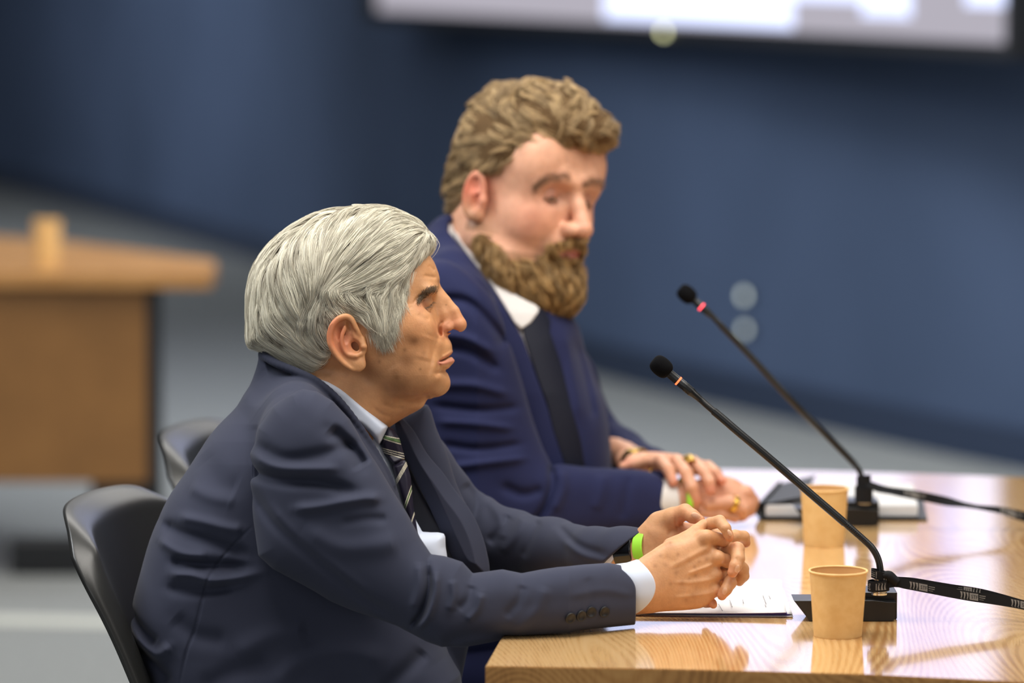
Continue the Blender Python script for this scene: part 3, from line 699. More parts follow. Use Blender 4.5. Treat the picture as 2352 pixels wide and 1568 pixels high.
def folds0(P, lst, wmax=1e9):
    """sum of ridges (+) and valleys (-): (polyline, width, amplitude)"""
    out = np.zeros(len(P)); P2 = P[:, :2]
    for pts, wd, amp in lst:
        pts = np.asarray(pts, float); lo = pts.min(0) - 3 * wd; hi = pts.max(0) + 3 * wd
        m = (P2[:, 0] > lo[0]) & (P2[:, 0] < hi[0]) & (P2[:, 1] > lo[1]) & (P2[:, 1] < hi[1]) & (P[:, 2] < wmax)
        if not m.any(): continue
        sp_ = spline(pts, 4 * len(pts)) if len(pts) > 2 else pts
        d, t = pl_dist(P2[m], sp_); out[m] += amp * np.exp(-(d / wd) ** 2) * np.clip(np.sin(np.pi * np.clip(t * .94 + .03, 0, 1)) * 2.2, 0, 1)
    return out
def mesh_field(f, lo, hi, h, B=6, slack=1.7):
    lo = np.asarray(lo, float); hi = np.asarray(hi, float); nb = np.ceil((hi - lo) / (h * B)).astype(int); n = nb * B + 1
    g = [lo[i] + np.arange(nb[i] + 1) * h * B for i in range(3)]
    G = np.stack(np.meshgrid(*g, indexing='ij'), -1).reshape(-1, 3)
    ce = f(G).reshape(nb + 1)
    mn = np.full(nb, 1e9)
    for dx in (0, 1):
        for dy in (0, 1):
            for dz in (0, 1): mn = np.minimum(mn, np.abs(ce[dx:nb[0] + dx, dy:nb[1] + dy, dz:nb[2] + dz]))
    act = np.argwhere(mn < h * B * slack)
    arr = np.repeat(np.repeat(np.repeat(ce, B, 0), B, 1), B, 2)[:n[0], :n[1], :n[2]].astype(np.float32)
    k = np.arange(B + 1); K = np.stack(np.meshgrid(k, k, k, indexing='ij'), -1).reshape(-1, 3)
    CH = 400
    def job(i):
        idx = (act[i:i + CH, None, :] * B + K[None]).reshape(-1, 3); arr[idx[:, 0], idx[:, 1], idx[:, 2]] = f(lo + idx * h)
    if len(act): job(0)
    with ThreadPoolExecutor(4) as ex: list(ex.map(job, range(CH, len(act), CH)))
    arr = np.clip(arr, -h * 12, h * 12)
    grid = openvdb.FloatGrid(float(h * 12)); grid.copyFromArray(np.ascontiguousarray(arr))
    pts, quad = grid.convertToQuads(0.0)
    V = np.asarray(pts, float) * h + lo; return V, np.asarray(quad)[:, ::-1]
def tdiff(name):
    global T0
    t = time.time(); print('%-22s %.1fs' % (name, t - T0)); T0 = t
def figmesh(fig, name, f, lo, hi, h, m, parent=None, VQ=None):
    V, Q = VQ if VQ is not None else mesh_field(f, lo, hi, h); W = fig.world(V)
    me = bpy.data.meshes.new(name); og = np.array([W[:, 0].mean(), W[:, 1].mean(), W[:, 2].min()]); me.vertices.add(len(W)); me.vertices.foreach_set('co', (W - og).astype(np.float32).ravel())
    me.loops.add(len(Q) * 4); me.loops.foreach_set('vertex_index', Q.astype(np.int32).ravel()); me.polygons.add(len(Q)); me.polygons.foreach_set('loop_start', np.arange(len(Q), dtype=np.int32) * 4)
    me.polygons.foreach_set('use_smooth', np.ones(len(Q), bool)); me.update(calc_edges=True); me.validate()
    me.materials.append(m); o = bpy.data.objects.new(name, me); o.location = tuple(og); link(o, parent); tdiff(name); return o, V
def vcol(o, cols, name='tint'):
    a = o.data.color_attributes.new(name, 'FLOAT_COLOR', 'POINT'); c = np.ones((len(cols), 4), np.float32); c[:, :3] = cols; a.data.foreach_set('color', c.ravel())
def grad(f, P, e=1.0):
    g = np.stack([f(P + np.eye(3)[i] * e) - f(P - np.eye(3)[i] * e) for i in range(3)], 1); return g / (np.linalg.norm(g, axis=1)[:, None] + 1e-9)
def hair_obj(name, strands, radius, m, parent, origin, taper=0.15, clump=None):
    """strands: (n, k, 3) world points -> one Curves object"""
    n, k, _ = strands.shape; cu = bpy.data.hair_curves.new(name); cu.add_curves([k] * n)
    og = np.asarray(origin, float); cu.position_data.foreach_set('vector', (strands - og).astype(np.float32).ravel())
    r = cu.attributes.get('radius') or cu.attributes.new('radius', 'FLOAT', 'POINT')
    t = np.linspace(0, 1, k); prof = radius * np.minimum(1, (1 - t) * (1 - taper) / .35 + taper); R = np.tile(prof, (n, 1)).astype(np.float32); r.data.foreach_set('value', R.ravel())
    rc = cu.attributes.new('shade', 'FLOAT', 'CURVE'); rr = np.random.RandomState(1); sv = rr.rand(n)
    if clump is not None: sv = .45 * sv + .55 * rr.rand(int(clump.max()) + 1)[clump]
    rc.data.foreach_set('value', sv.astype(np.float32))
    cu.materials.append(m); o = bpy.data.objects.new(name, cu); o.location = tuple(og); link(o, parent); return o
def hair_mat(name, dark, light, rough=0.38, spec=0.5):
    m = mat(name, light, rough, spec); at = nd(m, 'ShaderNodeAttribute', attribute_name='shade'); r = nd(m, 'ShaderNodeValToRGB')
    r.color_ramp.elements[0].color = dark; r.color_ramp.elements[1].color = light; r.color_ramp.elements[0].position = .05; r.color_ramp.elements[1].position = .75
    lk(m, at.outputs['Fac'], r.inputs[0]); lk(m, r.outputs[0], bs(m).inputs['Base Color']); bs(m).inputs['Subsurface Weight'].default_value = 0; return m
def grow(fs, roots, dirf, steps, stp, lift, jitter, rs, dens=1.0):
    """strands following a direction field over the surface fs=0 (figure units)"""
    P = roots.copy(); n = len(P); out = [P.copy()]; off = lift * (0.35 + .65 * rs.rand(n)); J = rs.randn(n, 3) * jitter
    for s in range(steps):
        g = grad(fs, P, 2.0); d = dirf(P) + J * (0.3 + .7 * s / steps); d -= g * (d * g).sum(1)[:, None]; d /= np.linalg.norm(d, axis=1)[:, None] + 1e-9
        P = P + d * (stp[:, None] if hasattr(stp, '__len__') else stp); v = fs(P); tgt = off * min(1, (s + 1) / 3.0); g = grad(fs, P, 2.0); P = P - g * (v - tgt)[:, None] * .8; out.append(P.copy())
    return np.stack(out, 1)
def surf_points(fs, lo, hi, n, rs, mask):
    pts = []; tot = 0; lo = np.array(lo, float); hi = np.array(hi, float)
    while tot < n:
        P = lo + rs.rand(60000, 3) * (hi - lo); v = fs(P); P = P[np.abs(v) < 14]
        for _ in range(3): v = fs(P); P = P - grad(fs, P, 1.0) * v[:, None]
        P = P[mask(P)]; pts.append(P); tot += len(P)
    return np.vstack(pts)[:n]
def flow2d(guides):
    """guides: list of polylines in the outline plane -> direction function"""
    A = []; D = []
    for g in guides:
        q = spline(np.array(g, float), 5 * len(g)); d = np.diff(q, axis=0); d /= np.linalg.norm(d, axis=1)[:, None] + 1e-9; A.append((q[1:] + q[:-1]) / 2); D.append(d)
    A = np.vstack(A); D = np.vstack(D)
    def f(P2):
        out = np.zeros((len(P2), 2))
        for i in range(0, len(P2), 20000):
            q = P2[i:i + 20000]; r2 = ((q[:, None, :] - A[None]) ** 2).sum(2); w = 1 / (r2 + 60.0) ** 2; out[i:i + 20000] = (w[:, :, None] * D[None]).sum(1)
        return out / (np.linalg.norm(out, axis=1)[:, None] + 1e-12)
    return f
# ------------------------------------------------------------------ grey haired man
def skin_mat(name, base, rough=0.48):
    m = mat(name, base, rough, 0.42, sss=0.18)
    at = nd(m, 'ShaderNodeAttribute', attribute_name='tint'); tc = nd(m, 'ShaderNodeTexCoord')
    n = nd(m, 'ShaderNodeTexNoise'); n.inputs['Scale'].default_value = 55; n.inputs['Detail'].default_value = 5; n.inputs['Roughness'].default_value = .6
    r = nd(m, 'ShaderNodeValToRGB'); r.color_ramp.elements[0].position = .3; r.color_ramp.elements[0].color = (.80, .74, .70, 1); r.color_ramp.elements[1].position = .65; r.color_ramp.elements[1].color = (1.04, 1.02, 1.0, 1)
    mx = nd(m, 'ShaderNodeMix', data_type='RGBA', blend_type='MULTIPLY'); mx.inputs[0].default_value = 0.8
    lk(m, tc.outputs['Object'], n.inputs['Vector']); lk(m, n.outputs['Fac'], r.inputs[0]); lk(m, at.outputs['Color'], mx.inputs[6]); lk(m, r.outputs[0], mx.inputs[7]); lk(m, mx.outputs[2], bs(m).inputs['Base Color'])
    n2 = nd(m, 'ShaderNodeTexVoronoi'); n2.inputs['Scale'].default_value = 420; n3 = nd(m, 'ShaderNodeTexNoise'); n3.inputs['Scale'].default_value = 160; n3.inputs['Detail'].default_value = 4
    ad = nd(m, 'ShaderNodeMath', operation='ADD'); bp = nd(m, 'ShaderNodeBump'); bp.inputs['Strength'].default_value = .12; bp.inputs['Distance'].default_value = .0008
    lk(m, tc.outputs['Object'], n2.inputs['Vector']); lk(m, tc.outputs['Object'], n3.inputs['Vector']); lk(m, n2.outputs['Distance'], ad.inputs[0]); lk(m, n3.outputs['Fac'], ad.inputs[1]); lk(m, ad.outputs[0], bp.inputs['Height']); lk(m, bp.outputs[0], bs(m).inputs['Normal'])
    return m
def cloth_mat(name, c, c2, rough=.85, sheen=.25, weave=2600):
    m = mat(name, c, rough, .18, sheen=sheen); noise_mix(m, c, c2, 3.0, 3); bump(m, weave, .25, .0003); return m
M['skin_old'] = skin_mat('weathered_skin', lin(200, 145, 104))
M['suit_old'] = cloth_mat('slate_blue_wool', lin(53, 56, 72), lin(60, 63, 80), .85, .06)
M['lining'] = mat('dark_jacket_lining', lin(20, 22, 34), .6)
M['shirt_old'] = cloth_mat('pale_blue_cotton', lin(206, 214, 232), lin(214, 222, 238), .8, .1)
M['button'] = mat('dark_horn_button', lin(20, 19, 22), .5)
A = Fig(4.90)
def OC(pts, w=0.0): return [A.c(x, y, w) for x, y in pts]
face_poly = A.poly([(960, 560), (990, 590), (1004, 618), (1010, 640), (1008, 655), (1004, 668), (1001, 690), (1004, 715), (1012, 742), (1024, 772), (1029, 792), (1027, 812), (1024, 826), (1026, 842), (1024, 855), (1028, 868), (1027, 884), (1018, 899), (1004, 909), (985, 912), (955, 910), (915, 908), (865, 890), (810, 880), (760, 870), (700, 850), (650, 810), (615, 760), (600, 700), (605, 650), (628, 600), (670, 552), (730, 515), (800, 500), (870, 503), (925, 525)])
face_poly = smooth_poly(face_poly, 3)
neck_poly = smooth_poly(A.poly([(1000, 880), (992, 905), (981, 927), (962, 941), (932, 957), (905, 974), (884, 992), (860, 1040), (760, 1080), (640, 1040), (620, 900), (700, 820), (850, 800)]), 3)
C = A.c
def mir(p): return np.array([p[0], p[1], -p[2]])
def ear(P, sg):
    """outer ear, sg -1 near side"""
    Q = P.copy(); Q[:, 2] *= -sg   # near side at negative depth
    m = (Q[:, 0] > 735) & (Q[:, 0] < 870) & (Q[:, 1] > 700) & (Q[:, 1] < 870) & (Q[:, 2] < -80) & (Q[:, 2] > -200)
    d = np.full(len(P), 60.0)
    if not m.any(): return d
    q = Q[m]; q = q.copy(); zt = -136 - np.clip((832 - q[:, 0]) / 70, -.2, 1.1) * 27   # plate leans out toward the back
    zl = q[:, 2] - zt
    L = np.stack([q[:, 0], q[:, 1], zl], 1)
    outl = smooth_poly([(803, 727), (785, 732), (770, 748), (763, 770), (765, 792), (776, 812), (792, 830), (812, 844), (828, 852), (840, 848), (845, 835), (845, 815), (840, 790), (832, 768), (824, 745), (816, 731)], 4)
    helix_pts = [(836, 778, 2), (822, 752, -5), (812, 734, -7), (800, 728, -9), (784, 734, -9), (771, 749, -9), (765, 770, -8), (767, 791, -7), (777, 811, -6), (791, 829, -4), (806, 841, -2), (818, 847, -1), (830, 849, 0)]
    e = np.maximum(poly_sd(L[:, :2], outl) + 2, np.abs(zl) - 6); e = smax(poly_sd(L[:, :2], outl) + 2, np.abs(zl) - 5, 5)
    hx = spline(helix_pts, 110)
    e = smin(e, chain(L, hx, np.interp(np.linspace(0, 1, len(hx)), [0, .15, .8, 1], [5, 7.2, 6.4, 4]), .5), 2.5)
    # hollows
    e = smax(e, -ell(L, (795, 765, -6), (17, 26, 9), rotm('z', -18)), 4)
    e = smin(e, chain(L, spline([(799, 752, -4), (792, 772, -6), (793, 795, -6), (803, 812, -5), (818, 818, -4)], 40), np.full(60, 4.6), .5), 5)
    e = smax(e, -ell(L, (821, 795, -8), (12, 18, 13), rotm('z', -34)), 5); e = smax(e, -chain(L, [(818, 790, -8), (808, 768, -8)], [6, 5]), 5)
    e = smax(e, -ell(L, (808, 752, -7), (7, 15, 9), rotm('z', -10)), 3)
    e = smin(e, chain(L, [(838, 778, 0), (841, 796, -4), (842, 806, 0)], [5, 6.5, 4.5]), 5)
    e = smin(e, chain(L, [(808, 815, -4), (824, 817, -6), (838, 811, -2)], [4, 5, 4]), 4)
    e = smin(e, ell(L, (830, 836, -1), (15, 14, 7)), 5)
    d[m] = e; return d
eyec = np.array([971, 696, -60.0])
def head_old(P):
    d = pillow(P, face_poly, 172, 137, 0, 2.25)
    d = smin(d, ell(P, (735, 660, 0), (140, 135, 142)), 30)
    d = smin(d, pillow(P, neck_poly, 95, 92, 0, 2.0), 16)
    ay = np.abs(P[:, 2]); S = np.stack([P[:, 0], P[:, 1], -ay], 1)      # mirror: near side used for both
    # brow, cheek, jaw
    d = smin(d, ell(S, (976, 668, -52), (26, 16, 42), rotm('y', -18)), 24)
    d = smin(d, ell(S, (930, 752, -92), (62, 44, 32)), 40)
    d = smin(d, ell(S, (935, 850, -80), (66, 52, 32), rotm('z', 14)), 40)
    d = smin(d, ell(S, (1003, 820, -6), (32, 42, 46)), 16)
    d = smin(d, ell(P, (1004, 880, 0), (30, 28, 34)), 10)
    # eye sockets
    d = smax(d, -ell(S, (1002, 697, -70), (26, 15, 28)), 18)
    # nose
    d = smin(d, chain(P, [C(1001, 664), C(1021, 691), C(1040, 716), C(1052, 741)], [13, 14, 15.5, 17]), 8)
    d = smin(d, chain(P, [C(1000, 690), C(1012, 722), C(1022, 746)], [22, 26, 24]), 10)
    d = smin(d, ell(P, (1053, 746, 0), (19, 17, 20)), 5)
    d = smin(d, ell(S, (1023, 754, -20), (18, 14, 10), rotm('z', -12)), 9)
    d = smax(d, -ell(S, (1041, 764, -14), (9.5, 5, 6), rotm('z', -14)), 2)
    d = smax(d, -ell(S, (1010, 762, -36), (5, 14, 9), rotm('z', 8)), 6)
    # upper lip / mouth
    d = smin(d, ell(P, (1017, 797, 0), (20, 22, 36)), 10); d = smin(d, ell(P, (1024, 828, 0), (17, 13, 30)), 6)
    # lips, nostril and alar crease shaped on the surface
    d = d - folds(S, [([(1009, 830), (1020, 826), (1030, 820), (1040, 815.5), (1056, 811)], 2.3, -6.0), ([(1010, 834), (1022, 834), (1034, 831), (1050, 826)], 5.0, 3.4), ([(1016, 822), (1027, 815), (1038, 808), (1050, 803)], 3.6, 1.8), ([(1012, 846), (1024, 848), (1034, 851), (1046, 853)], 4.5, -3.2)])
    d = d - folds(S, [([(1024, 764), (1034, 760.5), (1044, 758.5), (1054, 763)], 3.0, -6.5), ([(1019, 736), (1010, 748), (1009, 763), (1016, 772)], 3.2, -3.0), ([(1028, 742), (1036, 748), (1038, 755)], 5, -1.6)], 0)
    # lines of the face
    fl = [([(1010, 768), (1003, 788), (996, 812), (991, 838), (990, 862)], 5.5, -1.7), ([(994, 772), (984, 798), (976, 828)], 20, 2.2), ([(1013, 832), (1006, 846), (1004, 860)], 5, -2.6), ([(1028, 852), (1014, 853), (1000, 862)], 6, -2.8),
          ([(962, 722), (976, 731), (990, 734)], 6, -1.3), ([(950, 704), (942, 710), (934, 718)], 4, -.7), ([(950, 698), (940, 700), (930, 703)], 4, -.7),
          ([(985, 610), (1000, 622)], 4, -1.2), ([(975, 634), (1003, 638)], 4, -1.4), ([(865, 780), (885, 820), (905, 850)], 22, -1.6),
          ([(990, 914), (970, 922), (940, 922), (900, 915)], 10, -5.0), ([(930, 935), (905, 935), (880, 925)], 6, -2.0), ([(905, 958), (880, 950), (860, 935)], 5, -1.6)]
    d = d - folds(S, fl)
    # eyeball with lids
    lid = np.linalg.norm(S - eyec, axis=1) - 24.5
    slit = chain(S, [(958, 709, -88), (974, 710, -86), (986, 706, -78), (994, 698, -66), (997, 688, -56)], [1.1, 1.6, 1.8, 1.5, 1.2], .5)
    lid = smax(lid, -slit, 1.2)
    d = smin(d, lid, 5)
    d = smin(d, chain(S, [(958, 711, -84), (972, 715, -82), (985, 713, -74), (993, 706, -62)], [2.4, 3.2, 3.4, 3]), 3)
    d = d - folds(S, [([(952, 698), (962, 684), (976, 677), (990, 680)], 3.2, -1.8)])
    d = smin(d, ear(P, 1), 3.0); d = smin(d, ear(P, -1), 3.0)
    return d
def H(x, y, w): return A.c(1460 + x / 5.6, 1140 + y / 5.6, w)
rh_poly = smooth_poly([A.c(1460 + x / 5.6, 1140 + y / 5.6, -240)[:2] for x, y in [(-120, 930), (30, 800), (200, 690), (380, 580), (560, 545), (700, 500), (830, 460), (960, 470), (1015, 560), (1050, 680), (1110, 760), (1095, 880), (1075, 960), (1080, 1080), (1075, 1180), (1010, 1320), (890, 1420), (700, 1455), (400, 1470), (100, 1480), (-120, 1440)]], 3)
lh_poly = smooth_poly([A.c(1460 + x / 5.6, 1140 + y / 5.6, -105)[:2] for x, y in [(-60, 720), (60, 700), (140, 560), (200, 380), (240, 270), (330, 220), (470, 215), (560, 300), (640, 330), (760, 340), (880, 330), (1000, 420), (1040, 600), (1000, 900), (700, 1000), (300, 1000), (-60, 1000)]], 3)
nails = [((778, 246), -176, (11, 6.5), 24), ((1212, 470), -262, (4.5, 8), -28), ((1308, 930), -268, (5.5, 9), 14), ((1146, 1212), -256, (5.5, 8.5), 12)]
def hands_old(P):
    w0 = -262 + np.clip((P[:, 0] - 1480) / 180, -.3, 1.1) * 46
    Pl = P.copy(); Pl[:, 2] -= w0
    d = pillow(Pl, rh_poly, 62, 34, 0, 2.1)
    rf = folds(Pl, [([H(600, 905, 0)[:2], H(780, 845, 0)[:2], H(940, 790, 0)[:2]], 4.5, 2.6), ([H(430, 1010, 0)[:2], H(700, 1010, 0)[:2], H(1000, 970, 0)[:2]], 5, 1.9), ([H(380, 820, 0)[:2], H(640, 700, 0)[:2], H(900, 560, 0)[:2]], 7, 2.2), ([H(420, 1200, 0)[:2], H(720, 1180, 0)[:2], H(1000, 1140, 0)[:2]], 5, 1.6),
                    ([H(560, 790, 0)[:2], H(780, 680, 0)[:2], H(1000, 650, 0)[:2]], 7, -1.6), ([H(640, 960, 0)[:2], H(860, 910, 0)[:2], H(1040, 880, 0)[:2]], 7, -1.6), ([H(640, 1100, 0)[:2], H(860, 1085, 0)[:2], H(1060, 1070, 0)[:2]], 7, -1.4), ([H(300, 700, 0)[:2], H(420, 760, 0)[:2], H(480, 860, 0)[:2]], 9, -1.3),
                    ([H(500, 1330, 0)[:2], H(560, 1200, 0)[:2], H(590, 1100, 0)[:2]], 4, .8)], 0)
    d = d - rf
    for x, y, w, r in [(905, 520, -246, 15), (1060, 780, -246, 15), (1035, 1000, -240, 13), (1020, 1200, -236, 12)]: d = smin(d, np.linalg.norm(P - H(x, y, w), axis=1) - r, 14)
    d = smin(d, chain(P, [A.c(1400, 1372, -300), A.c(1480, 1352, -262), H(250, 1080, -245)], [38, 41, 44], 10), 22)
    g = lambda pts, rs, k=4: chain(P, [H(*p) for p in pts], rs, k)
    d = smin(d, g([(930, 520, -238), (1120, 560, -218), (1280, 510, -190), (1385, 520, -172), (1420, 600, -166)], [15, 15, 14.5, 14, 10]), 5)
    d = smin(d, g([(1060, 790, -238), (1180, 830, -222), (1300, 850, -190), (1375, 930, -172), (1385, 1020, -168), (1335, 1090, -168)], [15, 15, 15, 14, 13, 11]), 5)
    d = smin(d, g([(1040, 1010, -232), (1120, 1000, -205), (1230, 1020, -170)], [13, 13, 13]), 5)
    bk = smooth_poly([H(x, y, -175)[:2] for x, y in [(880, 420), (1000, 400), (1180, 470), (1290, 640), (1330, 800), (1270, 1020), (1190, 1180), (1060, 1290), (940, 1250), (900, 800)]], 3)
    d = smin(d, pillow(P, bk, 18, 20, -172, 2.0), 6)
    # right thumb
    d = smin(d, g([(460, 640, -232), (640, 545, -232), (780, 440, -220), (875, 360, -206)], [20, 16, 14, 12]), 7)
    # left hand: palm, thumb
    e = pillow(P, lh_poly, 45, 34, -104, 2.1)
    e = smin(e, chain(P, [A.c(1425, 1268, -62), A.c(1470, 1262, -88), H(260, 480, -100)], [36, 37, 38], 8), 16)
    e = smin(e, g([(310, 340, -104), (480, 270, -126), (635, 195, -146), (735, 255, -160), (835, 305, -168)], [27, 23, 17.5, 15.5, 10.5], 5), 9)
    e = e - folds(P, [([H(470, 220, 0)[:2], H(490, 330, 0)[:2], H(530, 420, 0)[:2]], 2.6, -1.6), ([H(540, 230, 0)[:2], H(545, 320, 0)[:2], H(580, 370, 0)[:2]], 2.6, -1.6), ([H(390, 470, 0)[:2], H(430, 400, 0)[:2]], 5, -1.5)])
    d = smin(d, e, 1.6)
    # left fingers closing over
    for pts, rs in [([(840, 420, -170), (965, 345, -205), (1080, 322, -228), (1160, 410, -248), (1205, 520, -248)], [13, 13.5, 14.5, 12.5, 10.5]),
                    ([(1040, 760, -150), (1180, 690, -195), (1305, 680, -232), (1318, 800, -252), (1285, 890, -260), (1245, 975, -262)], [14, 15.5, 17, 15, 14, 11.5]),
                    ([(1080, 1080, -150), (1190, 1060, -205), (1215, 1110, -238), (1165, 1195, -248), (1110, 1275, -246)], [13, 14, 14.5, 13, 10.5]),
                    ([(900, 1380, -190), (985, 1370, -226), (1000, 1392, -228)], [9, 9.5, 8.5])]:
        d = smin(d, g(pts, rs, 3), 1.6)
    # joint creases and nails
    for (x, y), w, r, a in nails:
        q = P - H(x, y, w); d = smin(d, ell(q, (0, 0, 0), (r[0], r[1], 3.0), rotm('z', a)), .8)
    d = d - folds(P, [([H(1030, 350, 0)[:2], H(1060, 385, 0)[:2]], 2, -1.2), ([H(1130, 300, 0)[:2], H(1180, 380, 0)[:2]], 3, -.8), ([H(1215, 700, 0)[:2], H(1225, 800, 0)[:2]], 3, -1), ([H(1300, 620, 0)[:2], H(1360, 640, 0)[:2]], 2, -.8), ([H(1290, 860, 0)[:2], H(1350, 860, 0)[:2]], 2, -.8)])
    tz = (A.height(P) - (TABZ + .0075)) * A.s
    return smax(d, -tz, 4)
def blob(P, x, y, r): return np.exp(-(((P[:, 0] - x) ** 2 + (P[:, 1] - y) ** 2) / r ** 2))
def L3(*c): return np.array(lin(*c)[:3])
def tint_old(V):
    base = L3(208, 154, 108); col = np.tile(base, (len(V), 1)); rs = np.random.RandomState(4)
    def mixc(w, c): nonlocal col; col = col * (1 - w[:, None]) + w[:, None] * L3(*c)
    near = V[:, 2] < 30; head = V[:, 0] < 1200
    face = head.astype(float)
    mixc(face * .45 * np.clip(blob(V, 1045, 745, 34), 0, 1), (206, 128, 100))
    mixc(face * .5 * blob(V, 1020, 758, 16), (188, 104, 80))
    mixc(face * .7 * np.clip(blob(V, 775, 770, 26) + blob(V, 800, 790, 30) + blob(V, 770, 740, 20), 0, 1), (204, 120, 88))
    mixc(face * .35 * blob(V, 960, 760, 50), (214, 146, 100))
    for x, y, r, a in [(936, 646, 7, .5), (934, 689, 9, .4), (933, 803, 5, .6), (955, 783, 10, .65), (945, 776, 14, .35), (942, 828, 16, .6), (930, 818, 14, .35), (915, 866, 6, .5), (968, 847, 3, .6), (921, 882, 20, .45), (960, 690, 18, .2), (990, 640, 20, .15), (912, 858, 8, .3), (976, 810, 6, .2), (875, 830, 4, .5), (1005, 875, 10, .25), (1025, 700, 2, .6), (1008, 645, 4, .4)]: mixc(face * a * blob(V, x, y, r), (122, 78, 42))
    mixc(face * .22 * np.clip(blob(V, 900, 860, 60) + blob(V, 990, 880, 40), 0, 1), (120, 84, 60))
    dl, _t = pl_dist(V[:, :2], spline([(1012, 832), (1024, 832), (1036, 829), (1050, 825)], 24)); mixc(face * .62 * np.clip((7.5 - dl) / 3, 0, 1), (204, 128, 118)); dl, _t = pl_dist(V[:, :2], spline([(1018, 822), (1028, 816), (1038, 810), (1050, 806)], 24)); mixc(face * .5 * np.clip((4 - dl) / 3, 0, 1), (196, 120, 104)); dl, _t = pl_dist(V[:, :2], spline([(1011, 829), (1022, 825), (1032, 819.5), (1050, 812)], 24)); mixc(face * .7 * np.clip((2.4 - dl) / 1.5, 0, 1), (96, 42, 34))
    lipm = face * 0 * ((V[:, 1] > 817) & (V[:, 0] > 1010)) * np.clip(blob(V, 1030, 831, 16) * 1.6, 0, 1) * np.clip((842 - V[:, 1]) / 5, 0, 1); mixc(.6 * lipm, (200, 122, 108))
    lipu = face * 0 * np.clip(blob(V, 1034, 812, 9) * 1.3, 0, 1); mixc(.45 * lipu, (196, 118, 100))
    mixc(face * .45 * np.clip(blob(V, 974, 700, 15), 0, 1), (196, 124, 98))
    # hands: tan back, pinker finger ends, liver spots
    hd = (~head).astype(float)
    mixc(hd * .5, (222, 172, 130))
    for x, y, w, r in [(1220, 560, -250, 16), (1240, 985, -262, 18), (1105, 1280, -246, 15), (640, 300, -150, 26), (800, 310, -165, 16), (1440, 600, -165, 14), (985, 1385, -228, 14), (560, 470, -100, 30)]:
        c = H(x, y, w); mixc(hd * .55 * np.exp(-((V - c) ** 2).sum(1) / r ** 2), (212, 120, 88))
    for x, y, r in [(545, 745, 4), (450, 600, 3), (770, 1020, 4), (600, 1100, 6), (820, 845, 4), (920, 810, 5), (740, 1270, 8), (430, 620, 12), (380, 870, 7), (690, 1060, 4), (250, 890, 4), (860, 620, 8), (520, 980, 6), (760, 910, 4), (320, 760, 4), (650, 1330, 6), (450, 1120, 5)]:
        c = H(x, y, -280); mixc(hd * .34 * (V[:, 2] < -230) * blob(V, c[0], c[1], r), (140, 90, 52))
    for (x, y), w, r, a in nails:
        q = (V - H(x, y, w)) @ rotm('z', a); t = ((q[:, 0] / r[0]) ** 2 + (q[:, 1] / r[1]) ** 2 < 1.0) & (np.abs(q[:, 2]) < 9); mixc(hd * .75 * t, (236, 196, 168))
    # hair shaded skin speckle under sideburns
    return col
V1, Q1 = mesh_field(head_old, (570, 470, -175), (1085, 1120, 175), 1.6); tdiff('old head')
V2, Q2 = mesh_field(hands_old, (1385, 1140, -310), (1730, 1425, -10), 1.35); tdiff('old hands')
# inner body under the clothes joins head, arms and hands into one figure
def core_old(P):
    d = chain(P, [(700, 1020, 0), (680, 1180, 0), (660, 1400, 0), (700, 1620, 0)], [92, 135, 150, 140], 30)
    for sg, el, wr in ((-1, A.c(960, 1370, -425), A.c(1420, 1366, -290)), (1, (1090, 1240, 350), (1270, 1268, 170))):
        sh = np.array([725, 1050, sg * 250.0]); d = smin(d, chain(P, [(700, 1020, sg * 60.0), sh, el, wr], [56, 56, 48, 34], 10), 14)
    d = smin(d, chain(P, [(1270, 1268, 170), (1370, 1272, -5), A.c(1440, 1268, -66)], [34, 34, 32]), 8)
    d = smin(d, chain(P, [(710, 1010, 0), (770, 900, 0)], [80, 66]), 20); return d
V3, Q3 = mesh_field(core_old, (480, 860, -500), (1470, 1780, 460), 9.0); tdiff('old core')
VV = np.vstack([V1, V2, V3]); QQ = np.vstack([Q1, Q2 + len(V1), Q3 + len(V1) + len(V2)])
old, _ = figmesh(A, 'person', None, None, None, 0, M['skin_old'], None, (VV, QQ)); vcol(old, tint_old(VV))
tag(old, 'grey haired man in slate blue suit and striped tie, hands clasped on table', 'person')
bpy.context.view_layer.update()
# eyes
M['eye'] = mat('eye_white', lin(206, 190, 176), .15, .6)
for sg in (1, -1):
    c = A.world(np.array([eyec[0], eyec[1], eyec[2] * sg])); V, F = lathe([(.0119 * math.sin(a) + 1e-6, -.0119 * math.cos(a)) for a in np.linspace(0, math.pi, 20)], 28, c); meshobj('eyeball', V, F, M['eye'], old)
M['iris'] = mat('dark_iris', lin(46, 34, 28), .1, .7)
for sg in (1, -1):
    c0 = np.array([eyec[0], eyec[1], eyec[2] * sg]); c = A.world(c0 + [14.5, 6.5, -3 * sg]); V, F = lathe([(.0046 * math.sin(a) + 1e-6, -.0046 * math.cos(a)) for a in np.linspace(0, math.pi, 12)], 18, c); meshobj('iris', V, F, M['iris'], old)

